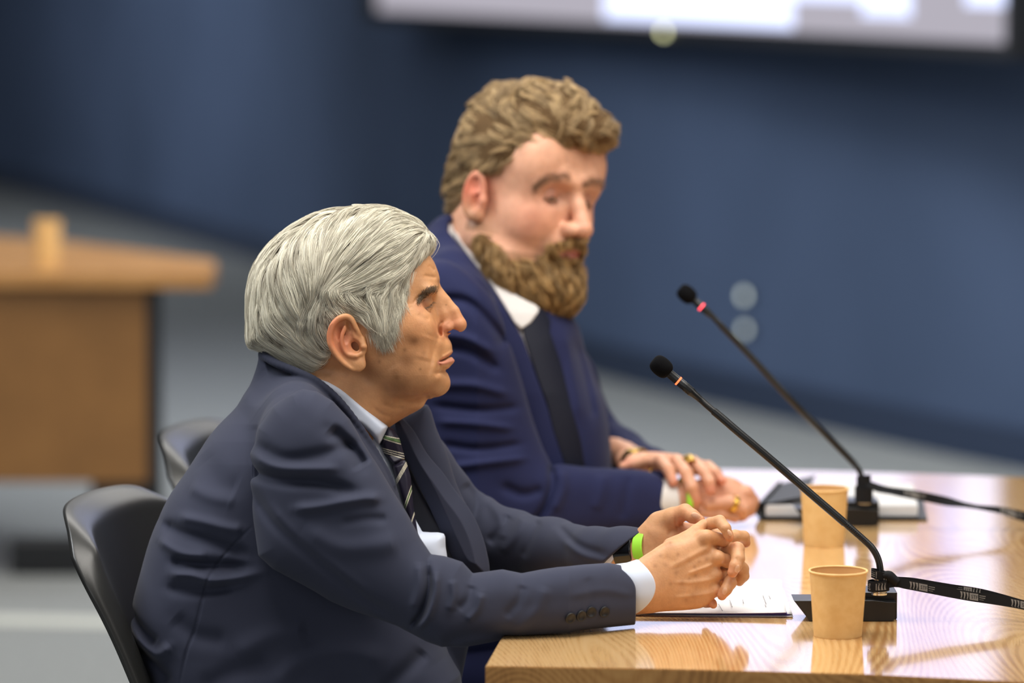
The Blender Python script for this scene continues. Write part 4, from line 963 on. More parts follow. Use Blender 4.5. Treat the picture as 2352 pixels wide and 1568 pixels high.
# ---- jacket
def slv_w(u): return np.interp(u, [560, 1000, 1300, 1460], [-300, -430, -392, -300])
slv_pts = [(672, 900), (697, 893), (728, 899), (765, 921), (803, 962), (838, 1020), (870, 1072), (902, 1126), (935, 1178), (966, 1236), (990, 1272), (1022, 1277), (1062, 1290), (1086, 1316), (1110, 1313), (1154, 1307), (1198, 1316), (1240, 1308), (1280, 1302), (1339, 1296), (1397, 1292), (1432, 1298), (1470, 1308), (1520, 1318), (1530, 1380), (1515, 1428), (1457, 1434), (1397, 1440), (1280, 1452), (1180, 1462), (1132, 1474), (1066, 1486), (1014, 1486), (979, 1472), (913, 1437), (821, 1402), (760, 1376), (694, 1341), (628, 1306), (594, 1275), (583, 1196), (574, 1110), (577, 1040), (594, 981), (628, 933)]
slv_poly = np.array([A.c(x, y, slv_w(x))[:2] for x, y in slv_pts])
torso_poly = smooth_poly(A.poly([(600, 806), (590, 838), (574, 885), (545, 932), (503, 975), (471, 1015), (430, 1080), (395, 1130), (370, 1178), (345, 1240), (325, 1310), (307, 1380), (303, 1425), (316, 1485), (338, 1545), (365, 1640), (430, 1740), (800, 1760), (1010, 1700), (1062, 1575), (1030, 1500), (1010, 1430), (1000, 1350), (995, 1290), (961, 1222), (935, 1170), (922, 1126), (900, 1069), (865, 1012), (821, 946), (775, 893), (735, 868), (700, 858), (655, 840), (625, 820)]), 3)
far_poly = smooth_poly(A.poly([(860, 985), (900, 962), (950, 942), (982, 930), (1002, 985), (1026, 1042), (1044, 1100), (1056, 1130), (1080, 1180), (1104, 1245), (1112, 1310), (1108, 1350), (1090, 1420), (1060, 1560), (1040, 1680), (900, 1700), (860, 1500), (880, 1300), (900, 1150)], 120), 3)
old_folds = [([(424, 1177), (479, 1185), (541, 1200), (576, 1204)], 12.2, 7.38), ([(382, 1196), (440, 1216), (518, 1235), (591, 1262)], 14.3, -12.3), ([(378, 1231), (440, 1258), (498, 1262)], 11.2, 7.38), ([(409, 1278), (479, 1282), (591, 1286)], 12.2, -12.3), ([(409, 1305), (459, 1305), (518, 1317), (620, 1300)], 11.2, 9.84), ([(401, 1336), (479, 1342), (556, 1332)], 13.2, -8.61),
    ([(300, 1396), (347, 1440), (378, 1462)], 12.2, -11.1), ([(312, 1437), (362, 1479), (386, 1483), (413, 1464)], 12.2, 9.84), ([(324, 1483), (370, 1510), (409, 1549)], 13.2, -9.84), ([(420, 1400), (470, 1440), (540, 1450)], 20.4, -6.15), ([(560, 1480), (640, 1440), (720, 1430)], 24.5, 6.15), ([(600, 850), (640, 900), (660, 950)], 22.4, -3.69), ([(470, 1040), (520, 1100), (560, 1120)], 30.6, -4.92), ([(450, 1110), (500, 1130), (560, 1140)], 16.3, 4.92), ([(560, 900), (600, 940), (610, 980)], 20.4, 4.92),
    ([(640, 1560), (700, 1500), (800, 1480), (900, 1500)], 26.5, 7.38), ([(480, 1560), (560, 1520), (640, 1500)], 22.4, -7.38), ([(880, 1568), (940, 1520), (980, 1480)], 18.4, -7.38)]
slv_folds = [([(579, 1047), (600, 1072), (672, 1088), (759, 1093), (835, 1112)], 13.2, -19.5), ([(610, 1010), (680, 1040), (760, 1030), (830, 1010)], 14.1, -10.5), ([(775, 975), (805, 1000), (835, 1035), (850, 1060)], 15, -21), ([(600, 1035), (660, 1058), (740, 1062), (800, 1060)], 11.4, 10.5), ([(700, 1150), (759, 1143), (847, 1126), (891, 1126)], 11.4, 13.5), ([(600, 1110), (650, 1178), (737, 1249), (847, 1335), (930, 1390)], 14.1, -12), ([(640, 1140), (700, 1210), (790, 1280), (880, 1350)], 13.2, 7.5),
    ([(720, 1190), (800, 1230), (880, 1228), (930, 1215)], 22.9, 9), ([(800, 1180), (860, 1170), (905, 1172)], 10.6, -6), ([(994, 1270), (994, 1325), (981, 1371), (955, 1404)], 7.04, -18), ([(1012, 1282), (1010, 1332), (994, 1380), (970, 1410)], 7.92, 12), ([(975, 1262), (974, 1320), (960, 1366)], 9.68, 7.5), ([(1088, 1314), (1080, 1345), (1058, 1366)], 10, -7), ([(1110, 1330), (1100, 1366), (1078, 1392)], 8.8, 9), ([(1046, 1300), (1050, 1335), (1040, 1370)], 8.8, 7.5), ([(1200, 1315), (1190, 1350), (1160, 1385)], 10.6, -6), ([(1250, 1318), (1230, 1370), (1180, 1420)], 14.1, 6), ([(1020, 1440), (1100, 1420), (1180, 1424)], 14.1, -7.5), ([(1140, 1450), (1230, 1432), (1330, 1430)], 10.6, 4.5),
    ([(650, 1330), (760, 1360), (880, 1412), (960, 1455)], 12.3, 6), ([(588, 1050), (582, 1120), (590, 1200), (598, 1270)], 3.52, -5.25), ([(584, 1040), (596, 985), (630, 936), (672, 903), (700, 896)], 3.52, -5.25), ([(1340, 1300), (1350, 1340), (1345, 1390)], 12.3, -3.75), ([(1300, 1340), (1380, 1330), (1440, 1345)], 10.6, 3)]
rear_seam = [([(592, 1200), (560, 1232), (528, 1268), (505, 1300), (488, 1345), (470, 1420), (448, 1480), (430, 1568)], 3.2, -2.6)]
far_arm = [((885, 1030, 250), 95), ((940, 1085, 290), 90), ((1065, 1235, 355), 86), ((1170, 1262, 290), 76), ((1270, 1268, 170), 68), ((1370, 1272, -5), 58), (A.c(1430, 1268, -62), 54), (A.c(1500, 1262, -104), 50)]
tn = None
def jacket_old(P):
    z = P[:, 2]
    Wt = np.interp(P[:, 1], [800, 850, 890, 930, 970, 1010, 1060, 1120, 1250, 1500, 1700], [95, 118, 162, 203, 229, 246, 257, 261, 264, 270, 285]); d = pillow(P, torso_poly, 165, Wt, 0, 2.1)
    d = d - folds(P, old_folds + rear_seam, 50)
    # shoulder yoke
    for sg in (-1, 1): d = smin(d, chain(P, [(690, 915, sg * 70.0), (690, 955, sg * 180.0), (705, 1000, sg * 285.0)], [58, 74, 98], 20), 50)
    f = pillow(P, far_poly, 70, 62, 150, 2.0); d = smin(d, f, 18)
    fa = chain(P, [np.array(p) for p, r in far_arm], [r for p, r in far_arm], 26)
    ff = folds(P, [([(1060, 1120), (1090, 1165), (1080, 1230)], 13, -9), ([(1115, 1150), (1150, 1200), (1150, 1250)], 14, 7), ([(1167, 1191), (1150, 1225), (1120, 1260)], 12, -9), ([(1205, 1190), (1180, 1240), (1150, 1280)], 12, 7), ([(1240, 1200), (1220, 1240), (1200, 1290)], 10, -5), ([(1280, 1210), (1330, 1250), (1390, 1268)], 9, -5), ([(1290, 1240), (1340, 1272), (1400, 1285)], 9, 4)])
    fa = fa - ff; ax = P - A.c(1429, 1257, -100); nn = np.array([.60, .77, -.2]); fa = smax(fa, ax @ nn, 3)
    d = smin(d, fa, 22)
    # opening for the neck and shirt (carved)
    d = smax(d, -chain(P, [(760, 780, 0), (800, 880, 0), (880, 1010, 0), (960, 1180, 0)], [96, 100, 78, 60], 10), 6)
    # near sleeve
    w0 = slv_w(P[:, 0]); Rr = np.interp(P[:, 0], [560, 900, 1080, 1300, 1460], [112, 112, 82, 66, 62]); Ww = np.interp(P[:, 0], [560, 900, 1080, 1300, 1460], [118, 108, 84, 66, 58])
    Q = P.copy(); Q[:, 2] -= w0; s = pillow(Q, slv_poly, Rr, Ww, 0, 2.0); s = s - folds(Q, slv_folds, 20)
    s = smax(s, -smax(s + 7, A.c(1395, 1370, -300)[0] - P[:, 0], 2), 1.5)
    s = smax(s, P[:, 0] - A.c(1459, 1370, -300)[0] + np.clip((1335 - P[:, 1]) / 34, 0, 1.4) ** 2 * 16, 3)
    d = smin(d, s, 7)
    # collar roll
    col = [(604, 812, 0), (612, 818, -50), (640, 834, -88), (690, 854, -112), (735, 876, -122), (782, 916, -122), (826, 972, -112), (866, 1036, -100), (905, 1110, -92)]
    S = np.stack([P[:, 0], P[:, 1], -np.abs(P[:, 2])], 1); sc = spline(col, 40); d = smin(d, chain(S, sc, np.interp(np.linspace(0, 1, len(sc)), [0, .4, 1], [9, 9, 7])), 8)
    # forearms rest on the table
    tz = (A.height(P) - (TABZ + .0012)) * A.s; over = np.clip((P[:, 0] - 1120) / 40, 0, 1); d = np.where(over > 0, smax(d, -tz - (1 - over) * 60, 5), d)
    # hollow cuffs
    return d
jk, JV = figmesh(A, 'jacket', jacket_old, (285, 780, -590), (1490, 1770, 480), 2.5, M['suit_old'], old)
# ---- lapel of the far side and the dark lining
lp = smooth_poly([A.c(540 + x / 2.2786, 880 + y / 2.2786, 40)[:2] for x, y in [(835, 205), (872, 185), (935, 250), (1005, 370), (1085, 465), (1150, 560), (1220, 650), (1272, 745), (1312, 860), (1332, 985), (1300, 1020), (1180, 980), (1110, 860), (1056, 740), (1006, 630), (946, 510), (896, 400), (858, 300)]], 4)
def lapel_f(P):
    d0 = poly_sd(P[:, :2], lp); w0 = 62 - np.clip(-d0, 0, 30) * 1.3; return smax(d0, np.abs(P[:, 2] - w0) - 5, 4)
figmesh(A, 'lapel', lapel_f, (890, 940, -20), (1150, 1340, 90), 2.4, M['suit_old'], jk)
ln_poly = smooth_poly(A.poly([(880, 1010), (925, 1040), (960, 1110), (990, 1165), (1020, 1215), (1040, 1260), (1060, 1330), (1000, 1350), (930, 1250), (900, 1120)], 90), 3)
figmesh(A, 'lining', lambda P: pillow(P, ln_poly, 12, 22, 78, 2.0), (860, 990, 40), (1080, 1370, 120), 3.0, M['lining'], jk)
# ---- shirt with collar
sh_poly = smooth_poly(A.poly([(770, 930), (850, 975), (880, 1010), (905, 1070), (922, 1120), (940, 1165), (965, 1212), (975, 1222), (1018, 1225), (1023, 1255), (1023, 1300), (960, 1330), (840, 1300), (740, 1150), (720, 1000)]), 3)
co_poly = smooth_poly(A.poly([(700, 872), (742, 866), (776, 879), (803, 897), (847, 936), (884, 970), (892, 981), (884, 1000), (873, 1020), (862, 1008), (840, 985), (812, 970), (740, 960), (690, 930)]), 2)
def shirt_f(P):
    d = pillow(P, sh_poly, 40, 62, 0, 2.4); c = pillow(P, co_poly, 16, 99, 0, 3.0)
    neck = pillow(P, neck_poly, 95, 90, 0, 2.0) ; c = smax(c, -(neck + 0.5), 1.5) if False else c
    d = smin(d, c, 3)
    pk = poly_sd(P[:, :2], A.poly([(973, 1222), (1020, 1226), (1026, 1285), (990, 1285)], 30)); d = smin(d, smax(pk, np.abs(P[:, 2] - 20) - 40, 3), 3); return d
figmesh(A, 'shirt', shirt_f, (680, 850, -115), (1040, 1340, 115), 2.0, M['shirt_old'], old)
cf_w = -296
cf_poly = A.poly([(1380, 1300), (1440, 1292), (1462, 1285), (1500, 1279), (1560, 1275), (1570, 1340), (1560, 1412), (1500, 1411), (1462, 1410), (1440, 1414), (1380, 1420)], cf_w)
def cuff_f(P):
    p0 = pillow(P, cf_poly, 56, 54, cf_w + 6, 2.0); uc = A.c(1504, 1345, cf_w)[0] - 42 * ((P[:, 1] - A.c(1504, 1345, cf_w)[1]) / 62) ** 2
    d = smax(p0, P[:, 0] - uc, 1.5); d = smax(d, -(p0 + 4.5), 1.5)
    tz = (A.height(P) - (TABZ + .007)) * A.s; return smax(d, -tz, 3)
figmesh(A, 'shirt_cuff', cuff_f, (1370, 1265, -365), (1530, 1430, -225), 1.2, M['shirt_old'], old)
figmesh(A, 'shirt_cuff', lambda P: smax(cone(P, A.c(1385, 1272, -26), A.c(1432, 1268, -64), 47, 46), (P - A.c(1436, 1270, -70)) @ np.array([.60, .75, -.25]), 2), (1330, 1200, -140), (1480, 1340, 60), 2.0, M['shirt_old'], old)
# ---- tie
tie_poly = A.poly([(893, 979), (906, 985), (919, 1007), (931, 1050), (937, 1068), (944, 1092), (948, 1134), (951, 1165), (956, 1195), (962, 1230), (945, 1215), (936, 1180), (924, 1150), (911, 1108), (902, 1070), (884, 1044), (874, 1020), (884, 996)], -8)
M['tie'] = mat('striped_silk', (1, 1, 1, 1), .45, .4)
at = nd(M['tie'], 'ShaderNodeAttribute', attribute_name='tint'); lk(M['tie'], at.outputs['Color'], bs(M['tie']).inputs['Base Color']); bump(M['tie'], 2200, .3, .0003)
def tie_f(P):
    W = np.interp(P[:, 1], [980, 1005, 1045, 1060, 1200], [20, 28, 20, 30, 42]); return pillow(P, tie_poly, 12, W, -40, 2.0) - folds(P, [([(935, 1052), (905, 1064), (884, 1046)], 4, -3.5)])
tie, TV = figmesh(A, 'necktie', tie_f, (860, 970, -100), (975, 1245, 30), 1.0, M['tie'], old)
def Z6(x, y): return A.c(540 + x / 2.2786, 880 + y / 2.2786, -60)[:2]
tc = np.tile(L3(34, 30, 48), (len(TV), 1)); cr = L3(214, 208, 186); gr = L3(96, 124, 78)
def stripe(a, b, wd, c):
    a, b = Z6(*a), Z6(*b); n = np.array([-(b - a)[1], (b - a)[0]]); n /= np.linalg.norm(n); dd = np.abs((TV[:, :2] - a) @ n); t = (TV[:, :2] - a) @ (b - a) / ((b - a) @ (b - a)); m = (dd < wd) & (t > -.35) & (t < 1.35); tc[m] = c
for o_ in (0,): stripe((785, 283), (862, 303), 3.0, gr)
for o_ in (-9, 10): stripe((785, 283 + o_), (862, 303 + o_ * 1.4), .9, cr)
for o_ in (-10, 0, 10): stripe((772, 350 + o_), (892, 384 + o_ * 1.3), .9, cr)
for o_ in (-13, 0, 13): stripe((846, 512 + o_), (893, 430 + o_), 1.0, cr)
stripe((892, 640), (920, 560), 2.6, gr)
for o_ in (-16, 16): stripe((892, 640 + o_), (920, 560 + o_), .9, cr)
for o_ in (-4, 4): stripe((925, 720 + o_), (945, 660 + o_), .9, cr)
vcol(tie, tc)
# ---- sleeve buttons, lapel button, pen, watch, wristband
for x, y in [(1309, 1418), (1334, 1413), (1357, 1405), (1387, 1404)]:
    w0 = slv_w(x); p = A.c(x, y, w0 - 58); q = p.copy()
    for _ in range(30):
        q = q + [0, 0, jacket_old(q[None])[0] * .8]
    g = grad(jacket_old, q[None], 2)[0]; n = g / np.linalg.norm(g); wn = A.world(q + n) - A.world(q); wn /= np.linalg.norm(wn); a_ = np.cross(wn, [0, 0, 1]); a_ /= np.linalg.norm(a_); b_ = np.cross(wn, a_)
    k = .00053; V, F = lathe([(1e-5, 0), (12.5 * k, 0), (12.8 * k, 3 * k), (12 * k, 5 * k), (9 * k, 4 * k), (8.4 * k, 3.2 * k), (1e-5, 3.2 * k)], 28); b = meshobj('sleeve_button', V @ np.array([a_, b_, wn]) + A.world(q), F, M['button'], jk)
    hp = []
    for dx in (-1, 1):
        for dy in (-1, 1): V, F = lathe([(1e-5, 3.9 * k), (1.4 * k, 3.8 * k), (1.5 * k, 3.0 * k)], 10); hp.append((V @ np.array([a_, b_, wn]) + A.world(q) + (a_ * dx + b_ * dy) * 3.0 * k, F))
tdiff('buttons')
M['watch'] = mat('black_watch', lin(12, 13, 16), .12, .7); M['neon'] = mat('neon_green_band', lin(158, 226, 60), .5, .4); M['bandprint'] = mat('dark_print', lin(60, 110, 40), .6); M['white_print'] = mat('white_sticker', lin(214, 222, 214), .6)
wrA, wrB = A.c(1400, 1268, -44), A.c(1500, 1259, -104)
def bracelet(t0, t1, r0, r1, m, name, bulge=0.0):
    a = wrA + (wrB - wrA) * t0; b = wrA + (wrB - wrA) * t1; d = (b - a) / np.linalg.norm(b - a)
    def f(P):
        q = P - a; t = q @ d; L = np.linalg.norm(b - a); rad = np.linalg.norm(q - t[:, None] * d, axis=1); rr = r0 + (r1 - r0) * np.clip(t / L, 0, 1)
        o = smax(np.abs(rad - rr) - 2.0, np.abs(t - L / 2) - L / 2, 2.0); return o
    return figmesh(A, name, f, np.minimum(a, b) - 60, np.maximum(a, b) + 60, 1.5, m, None)[0]
wt = bracelet(.30, .71, 46, 46, M['watch'], 'wristwatch'); tag(wt, 'black wristwatch on the far wrist of the grey haired man', 'watch')
wb = bracelet(.745, .97, 45, 45, M['neon'], 'wristband'); tag(wb, 'neon green wristband beside the black watch of the grey haired man', 'wristband')

# ---- hair: combed back white strands over a hair mass
def Z1(x, y): return (540 + x / 2.8, 440 + y / 2.8)
hair_out = smooth_poly(A.poly([(999, 560), (990, 536), (975, 521), (944, 503), (897, 482), (861, 478), (826, 479), (790, 480), (754, 486), (719, 497), (683, 520), (647, 547), (612, 582), (588, 613), (575, 655), (570, 708), (569, 760), (572, 786), (588, 794), (622, 812), (658, 830), (711, 848), (760, 845), (860, 830), (950, 720), (985, 620)]), 3)
hair_line = smooth_poly(A.poly([(998, 558), (1004, 520), (900, 430), (700, 440), (540, 560), (530, 800), (600, 830), (640, 850), (711, 858), (737, 838), (757, 815), (761, 792), (758, 765), (768, 744), (786, 731), (808, 727), (826, 735), (845, 748), (868, 764), (890, 772), (902, 744), (912, 715), (919, 683), (926, 654), (938, 634), (966, 600), (984, 580)]), 3)
def hair_vol(P):
    d = pillow(P, hair_out, 160, 146, 0, 2.2); hb = smin(pillow(P, face_poly, 172, 137, 0, 2.25), ell(P, (735, 660, 0), (140, 135, 142)), 30) - 7.0; d = smin(d, hb, 12)
    f = folds(P, [([Z1(560, 640), Z1(470, 760), Z1(430, 860)], 14, -5), ([Z1(560, 640), Z1(640, 560), Z1(760, 440)], 9, -3), ([Z1(330, 800), Z1(400, 880), Z1(520, 960)], 14, -4), ([Z1(240, 760), Z1(260, 880), Z1(330, 960)], 14, 3), ([Z1(600, 640), Z1(720, 700), Z1(860, 740)], 10, 3.5), ([Z1(700, 480), Z1(900, 420), Z1(1100, 330)], 12, 2.5)])
    return smax(d - f, poly_sd(P[:, :2], hair_line) + 3, 12)
hv = (None,)
M['hair_base_old'] = mat('shaded_hair_mass', lin(122, 113, 98), .7, .3)  # darker than the strands: shade between locks put into the colour
cap, _ = figmesh(A, 'hair', hair_vol, (555, 460, -165), (1015, 870, 165), 2.2, M['hair_base_old'], old)
M['hair_old'] = hair_mat('white_hair', lin(150, 141, 122), lin(240, 235, 216), .40, .45)
guides = [[(861, 474), (852, 505), (820, 560), (784, 620), (752, 668)], [(897, 479), (872, 520), (834, 570), (790, 625), (758, 665)], [(944, 500), (905, 535), (856, 580), (800, 632), (765, 665)], [(980, 524), (930, 565), (880, 592), (820, 632), (770, 660)], [(998, 560), (960, 600), (915, 632), (850, 655), (790, 668)], [(926, 654), (880, 668), (830, 672), (780, 676)],
  [(826, 477), (815, 520), (790, 570), (762, 620), (744, 662)], [(790, 478), (786, 520), (770, 570), (752, 620), (740, 662)], [(754, 483), (744, 520), (742, 570), (742, 620), (734, 668)], [(718, 494), (706, 530), (708, 580), (722, 635), (728, 680)], [(683, 517), (668, 555), (676, 610), (698, 660), (712, 705)], [(647, 544), (632, 590), (640, 650), (664, 700), (690, 740)], [(611, 579), (600, 630), (608, 690), (632, 740), (668, 770)],
  [(586, 611), (578, 670), (578, 730), (576, 785)], [(600, 640), (594, 700), (596, 750), (612, 780)], [(745, 670), (722, 700), (700, 735), (690, 770)], [(735, 690), (722, 730), (720, 770), (735, 805)], [(752, 690), (745, 720), (748, 745), (757, 765)], [(640, 745), (668, 780), (700, 806), (730, 832)], [(600, 780), (640, 806), (680, 826), (712, 848)], [(620, 760), (655, 790), (700, 820), (735, 838)], [(690, 770), (708, 795), (735, 815), (755, 820)],
  [(770, 668), (784, 690), (806, 708), (826, 718)], [(800, 672), (824, 694), (850, 712), (862, 740)], [(850, 665), (864, 690), (876, 720), (886, 755)], [(900, 655), (902, 690), (898, 725), (893, 765)], [(925, 650), (918, 690), (908, 720), (900, 745)], [(752, 680), (762, 705), (775, 722)]]
fl2 = flow2d(guides); rs = np.random.RandomState(7)
def hdir(P):
    d2 = fl2(P[:, :2]); return np.c_[d2, np.zeros(len(P))]
hm = lambda P: (poly_sd0(P[:, :2], hair_line) < 2) & (P[:, 2] < 95)
def clumped(n_g, n_s, steps, stp, lift, jit, base_f, mask, lo, hi, spread=9.0, tight=.55, dirf=hdir, rs=rs):
    G0 = surf_points(base_f, lo, hi, n_g, rs, mask); G = grow(base_f, G0, dirf, steps, stp, lift, jit, rs)
    gi = rs.randint(0, n_g, n_s); nrm = grad(base_f, G0, 2.0)[gi]; o = rs.randn(n_s, 3) * spread * .5; o -= nrm * (o * nrm).sum(1)[:, None]
    t = np.linspace(0, 1, steps + 1)[None, :, None]; S = G[gi] + o[:, None, :] * (1 - tight * t) + rs.randn(n_s, 1, 3) * .6 + nrm[:, None, :] * (rs.rand(n_s, 1, 1) * 2.5) * np.sin(np.pi * np.minimum(t * 1.2, 1)); cut = None
    return S, gi
near_f = lambda P: hair_vol(P)
T_ = time.time()
S1, gi = clumped(1150, 26000, 13, 8.0, 4.5, .05, near_f, hm, (565, 470, -160), (1005, 860, 100), 9.5, .80)
S2, g2 = clumped(500, 5000, 7, 7.0, 3.0, .10, near_f, lambda P: hm(P) & (P[:, 1] > 640), (565, 640, -160), (930, 860, 60), 8, .4)
S3, g3 = clumped(300, 2500, 10, 8.0, 7, .09, near_f, lambda P: hm(P) & (P[:, 0] > 850) & (P[:, 1] < 660), (850, 470, -140), (1005, 660, 60), 6, .3)
S4, g4 = clumped(160, 1200, 6, 7.0, 6, .2, near_f, lambda P: (poly_sd0(P[:, :2], hair_out) > -16) & (P[:, 1] < 800) & (P[:, 2] < 90), (565, 470, -130), (1000, 800, 90), 5, .1)
hl_d = lambda P: poly_sd0(P[:, :2], hair_line)
fdir = lambda P: hdir(P) * .75 + np.array([.25, .45, 0])
S5, g5 = clumped(420, 3600, 6, 6.0, 3.0, .30, lambda P: np.minimum(hair_vol(P), head_old(P) - .8), lambda P: (np.abs(hl_d(P) + 4) < 12) & (P[:, 0] > 800) & (P[:, 1] > 620) & (P[:, 2] < -60) & ~((P[:, 0] < 852) & (P[:, 1] > 705)), (800, 620, -165), (950, 790, -60), 9, .1, fdir)
S6, g6 = clumped(260, 4200, 8, 6.0, 3.2, .08, near_f, lambda P: hm(P) & (P[:, 0] > 740) & (P[:, 1] > 655), (735, 650, -160), (935, 790, 20), 10, .35)
ws = lambda S: A.world(S)
hair_obj('strands', ws(S1), .00023, M['hair_old'], cap, cap.location, clump=gi)
hair_obj('strands', ws(S2), .00018, M['hair_old'], cap, cap.location, clump=g2); hair_obj('strands', ws(S3), .00021, M['hair_old'], cap, cap.location, clump=g3); hair_obj('strands', ws(S4), .00010, M['hair_old'], cap, cap.location)
hair_obj('strands', ws(S5), .00012, M['hair_old'], cap, cap.location, clump=g5); hair_obj('strands', ws(S6), .00017, M['hair_old'], cap, cap.location, clump=g6)
# eyebrow
M['brow_old'] = hair_mat('grey_brown_brow', lin(84, 68, 52), lin(150, 130, 108), .5)
bg = spline([(963, 697, -92), (970, 684, -90), (982, 674, -82), (996, 667, -66), (1008, 662, -46)], 50); n = 1150; ti = rs.randint(0, len(bg) - 6, n); P0 = bg[ti] + rs.randn(n, 3) * [2.6, 3.6, 3]
P0[:, 2] = -150
for _ in range(40): P0[:, 2] += np.clip(head_old(P0), -4, 12) * .7
dv = bg[np.minimum(ti + 5, len(bg) - 1)] - bg[ti]; dv /= np.linalg.norm(dv, axis=1)[:, None]; dv = -dv * .2 + np.array([.35, -.75, -.3]) + rs.randn(n, 3) * .25; S = [P0]
for k in range(5):
    P1 = S[-1] + dv * 1.9; v = head_old(P1); P1 = P1 + grad(head_old, P1) * np.clip(.9 + k * .25 - v, -1, 3)[:, None]; S.append(P1); dv = dv + np.array([-.06, .10, .02])
hair_obj('eyebrow', A.world(np.stack(S, 1)), .00012, M['brow_old'], old, old.location)
ls = spline([(966, 707, -88), (978, 708, -84), (988, 703, -76), (995, 694, -64)], 40); ti = rs.randint(0, len(ls), 70); p0 = ls[ti] + rs.randn(70, 3) * .8; dv = np.array([.9, .25, -.35]) + rs.randn(70, 3) * .22
hair_obj('eyelashes', A.world(np.stack([p0 + dv * k * 2.2 + np.array([0, -.12, 0]) * k * k for k in range(5)], 1)), .00010, M['brow_old'], old, old.location)
tdiff('old hair')
# ------------------------------------------------------------------ bearded man
B = Fig(5.60); MM = 1.93
_a, _b, _r = math.radians(40), math.radians(8), math.radians(4)
_f = np.array([math.cos(_a) * math.cos(_b), math.sin(_b), -math.sin(_a) * math.cos(_b)])      # forward in (x, y down, away)
_l0 = np.array([math.sin(_a), 0, math.cos(_a)]); _u0 = np.cross(_l0, _f); _u0 = _u0 if _u0[1] < 0 else -_u0
_l = _l0 * math.cos(_r) - _u0 * math.sin(_r); _u = _u0 * math.cos(_r) + _l0 * math.sin(_r)
BO = B.c(1186, 433, 0); BR = np.stack([_f, _l, _u], 1)       # columns
def toL(P): return (P - BO) @ BR / MM
def fromL(q): return BO + (np.asarray(q, float) * MM) @ BR.T
M['skin_young'] = skin_mat('fair_skin', lin(226, 170, 142))
M['suit_young'] = cloth_mat('royal_navy_wool', lin(29, 33, 66), lin(35, 40, 76), .8, .06)
M['shirt_young'] = cloth_mat('white_cotton', lin(206, 201, 198), lin(212, 207, 204), .8, .1)
def headL(q):
    S = np.stack([q[:, 0], np.abs(q[:, 1]), q[:, 2]], 1)
    d = ell(q, (8, 0, 34), (82, 77, 78)); d = smin(d, ell(q, (36, 0, -32), (54, 62, 86)), 24)
    d = smin(d, ell(S, (52, 36, -30), (34, 30, 36)), 18)
    d = smin(d, ell(S, (58, 42, 34), (32, 30, 42)), 18)
    d = smin(d, chain(S, [(4, 52, -58), (40, 44, -88), (78, 10, -106)], [24, 24, 24], 8), 16)
    d = smin(d, chain(q, [(-22, 0, -50), (-44, 0, -190)], [60, 70]), 26)
    d = smin(d, chain(S, [(91, 6, 16), (86, 26, 19), (74, 46, 13)], [9, 9, 9], 6), 12)
    d = smax(d, -ell(S, (93, 32, -1), (16, 16, 9.5)), 12)
    d = smin(d, np.linalg.norm(S - np.array([71, 32, 0.]), axis=1) - 13.6, 3)
    d = smin(d, chain(q, [(88, 0, 8), (98, 0, -10), (106, 0, -26), (110, 0, -35)], [9, 9, 10, 12]), 7)
    d = smin(d, ell(S, (100, 13, -38), (13, 8, 9)), 5); d = smax(d, -ell(S, (105, 8, -46), (6, 4, 4)), 2)
    d = smin(d, ell(q, (80, 0, -60), (20, 30, 22)), 10)
    d = smin(d, chain(S, [(82, 25, -64), (93, 12, -59), (97, 0, -59)], [2, 4.5, 5]), 4); d = smin(d, chain(S, [(82, 25, -65), (92, 12, -70), (95, 0, -71)], [2, 5, 6]), 4)
    d = smax(d, -chain(S, [(84, 26, -64.5), (97, 12, -65), (103, 0, -65)], [1, 1.2, 1.2]), 1.5)
    d = smax(d, -ell(S, (92, 32, -7.5), (14, 13, 2.2)), 1)
    # ear
    zl = S[:, 1] - (77 + np.clip(-(S[:, 0] - 8) * .28, -3, 12)); L = np.stack([S[:, 0], S[:, 2], zl], 1)
    L = L - np.array([6, 0, 0.]); e = ell(L, (0, -17, 0), (13, 26, 5), rotm('z', 8)); r2 = np.sqrt(((L[:, 0] - 0) / 12) ** 2 + ((L[:, 1] + 15) / 24.5) ** 2); ring = np.sqrt(((r2 - 1) * 16) ** 2 + (zl - 3) ** 2) - 3.4
    ring = np.where(L[:, 0] > 8, ring + (L[:, 0] - 8) * .4, ring); e = smin(e, ring, 3); e = smax(e, -ell(L, (3, -22, 5), (6, 10, 7)), 3); e = smax(e, -ell(L, (0, -4, 5), (5, 9, 4)), 3); e = smin(e, ell(L, (5, -39, 1), (7, 7, 5)), 5); e = smin(e, ell(L, (11, -20, 3), (4, 6, 4)), 3)
    return smin(d, e, 4)
def head_young(P): return headL(toL(P)) * MM
def K(x, y, w): return B.c(1400 + x / 6.533, 1020 + y / 6.533, w)
def kg(P, pts, rs, k=4): return chain(P, [K(*p) for p in pts], rs, k)
rk = smooth_poly([K(x, y, -120)[:2] for x, y in [(900, 640), (1200, 560), (1500, 480), (1700, 470), (1880, 510), (2060, 640), (2180, 800), (2190, 960), (2100, 1100), (1960, 1170), (1800, 1100), (1500, 1080), (1200, 1060), (900, 1100)]], 3)
lk_ = smooth_poly([K(x, y, -60)[:2] for x, y in [(250, 180), (500, 110), (900, 130), (1300, 210), (1560, 290), (1640, 420), (1500, 480), (1200, 460), (900, 430), (600, 360), (250, 360)]], 3)
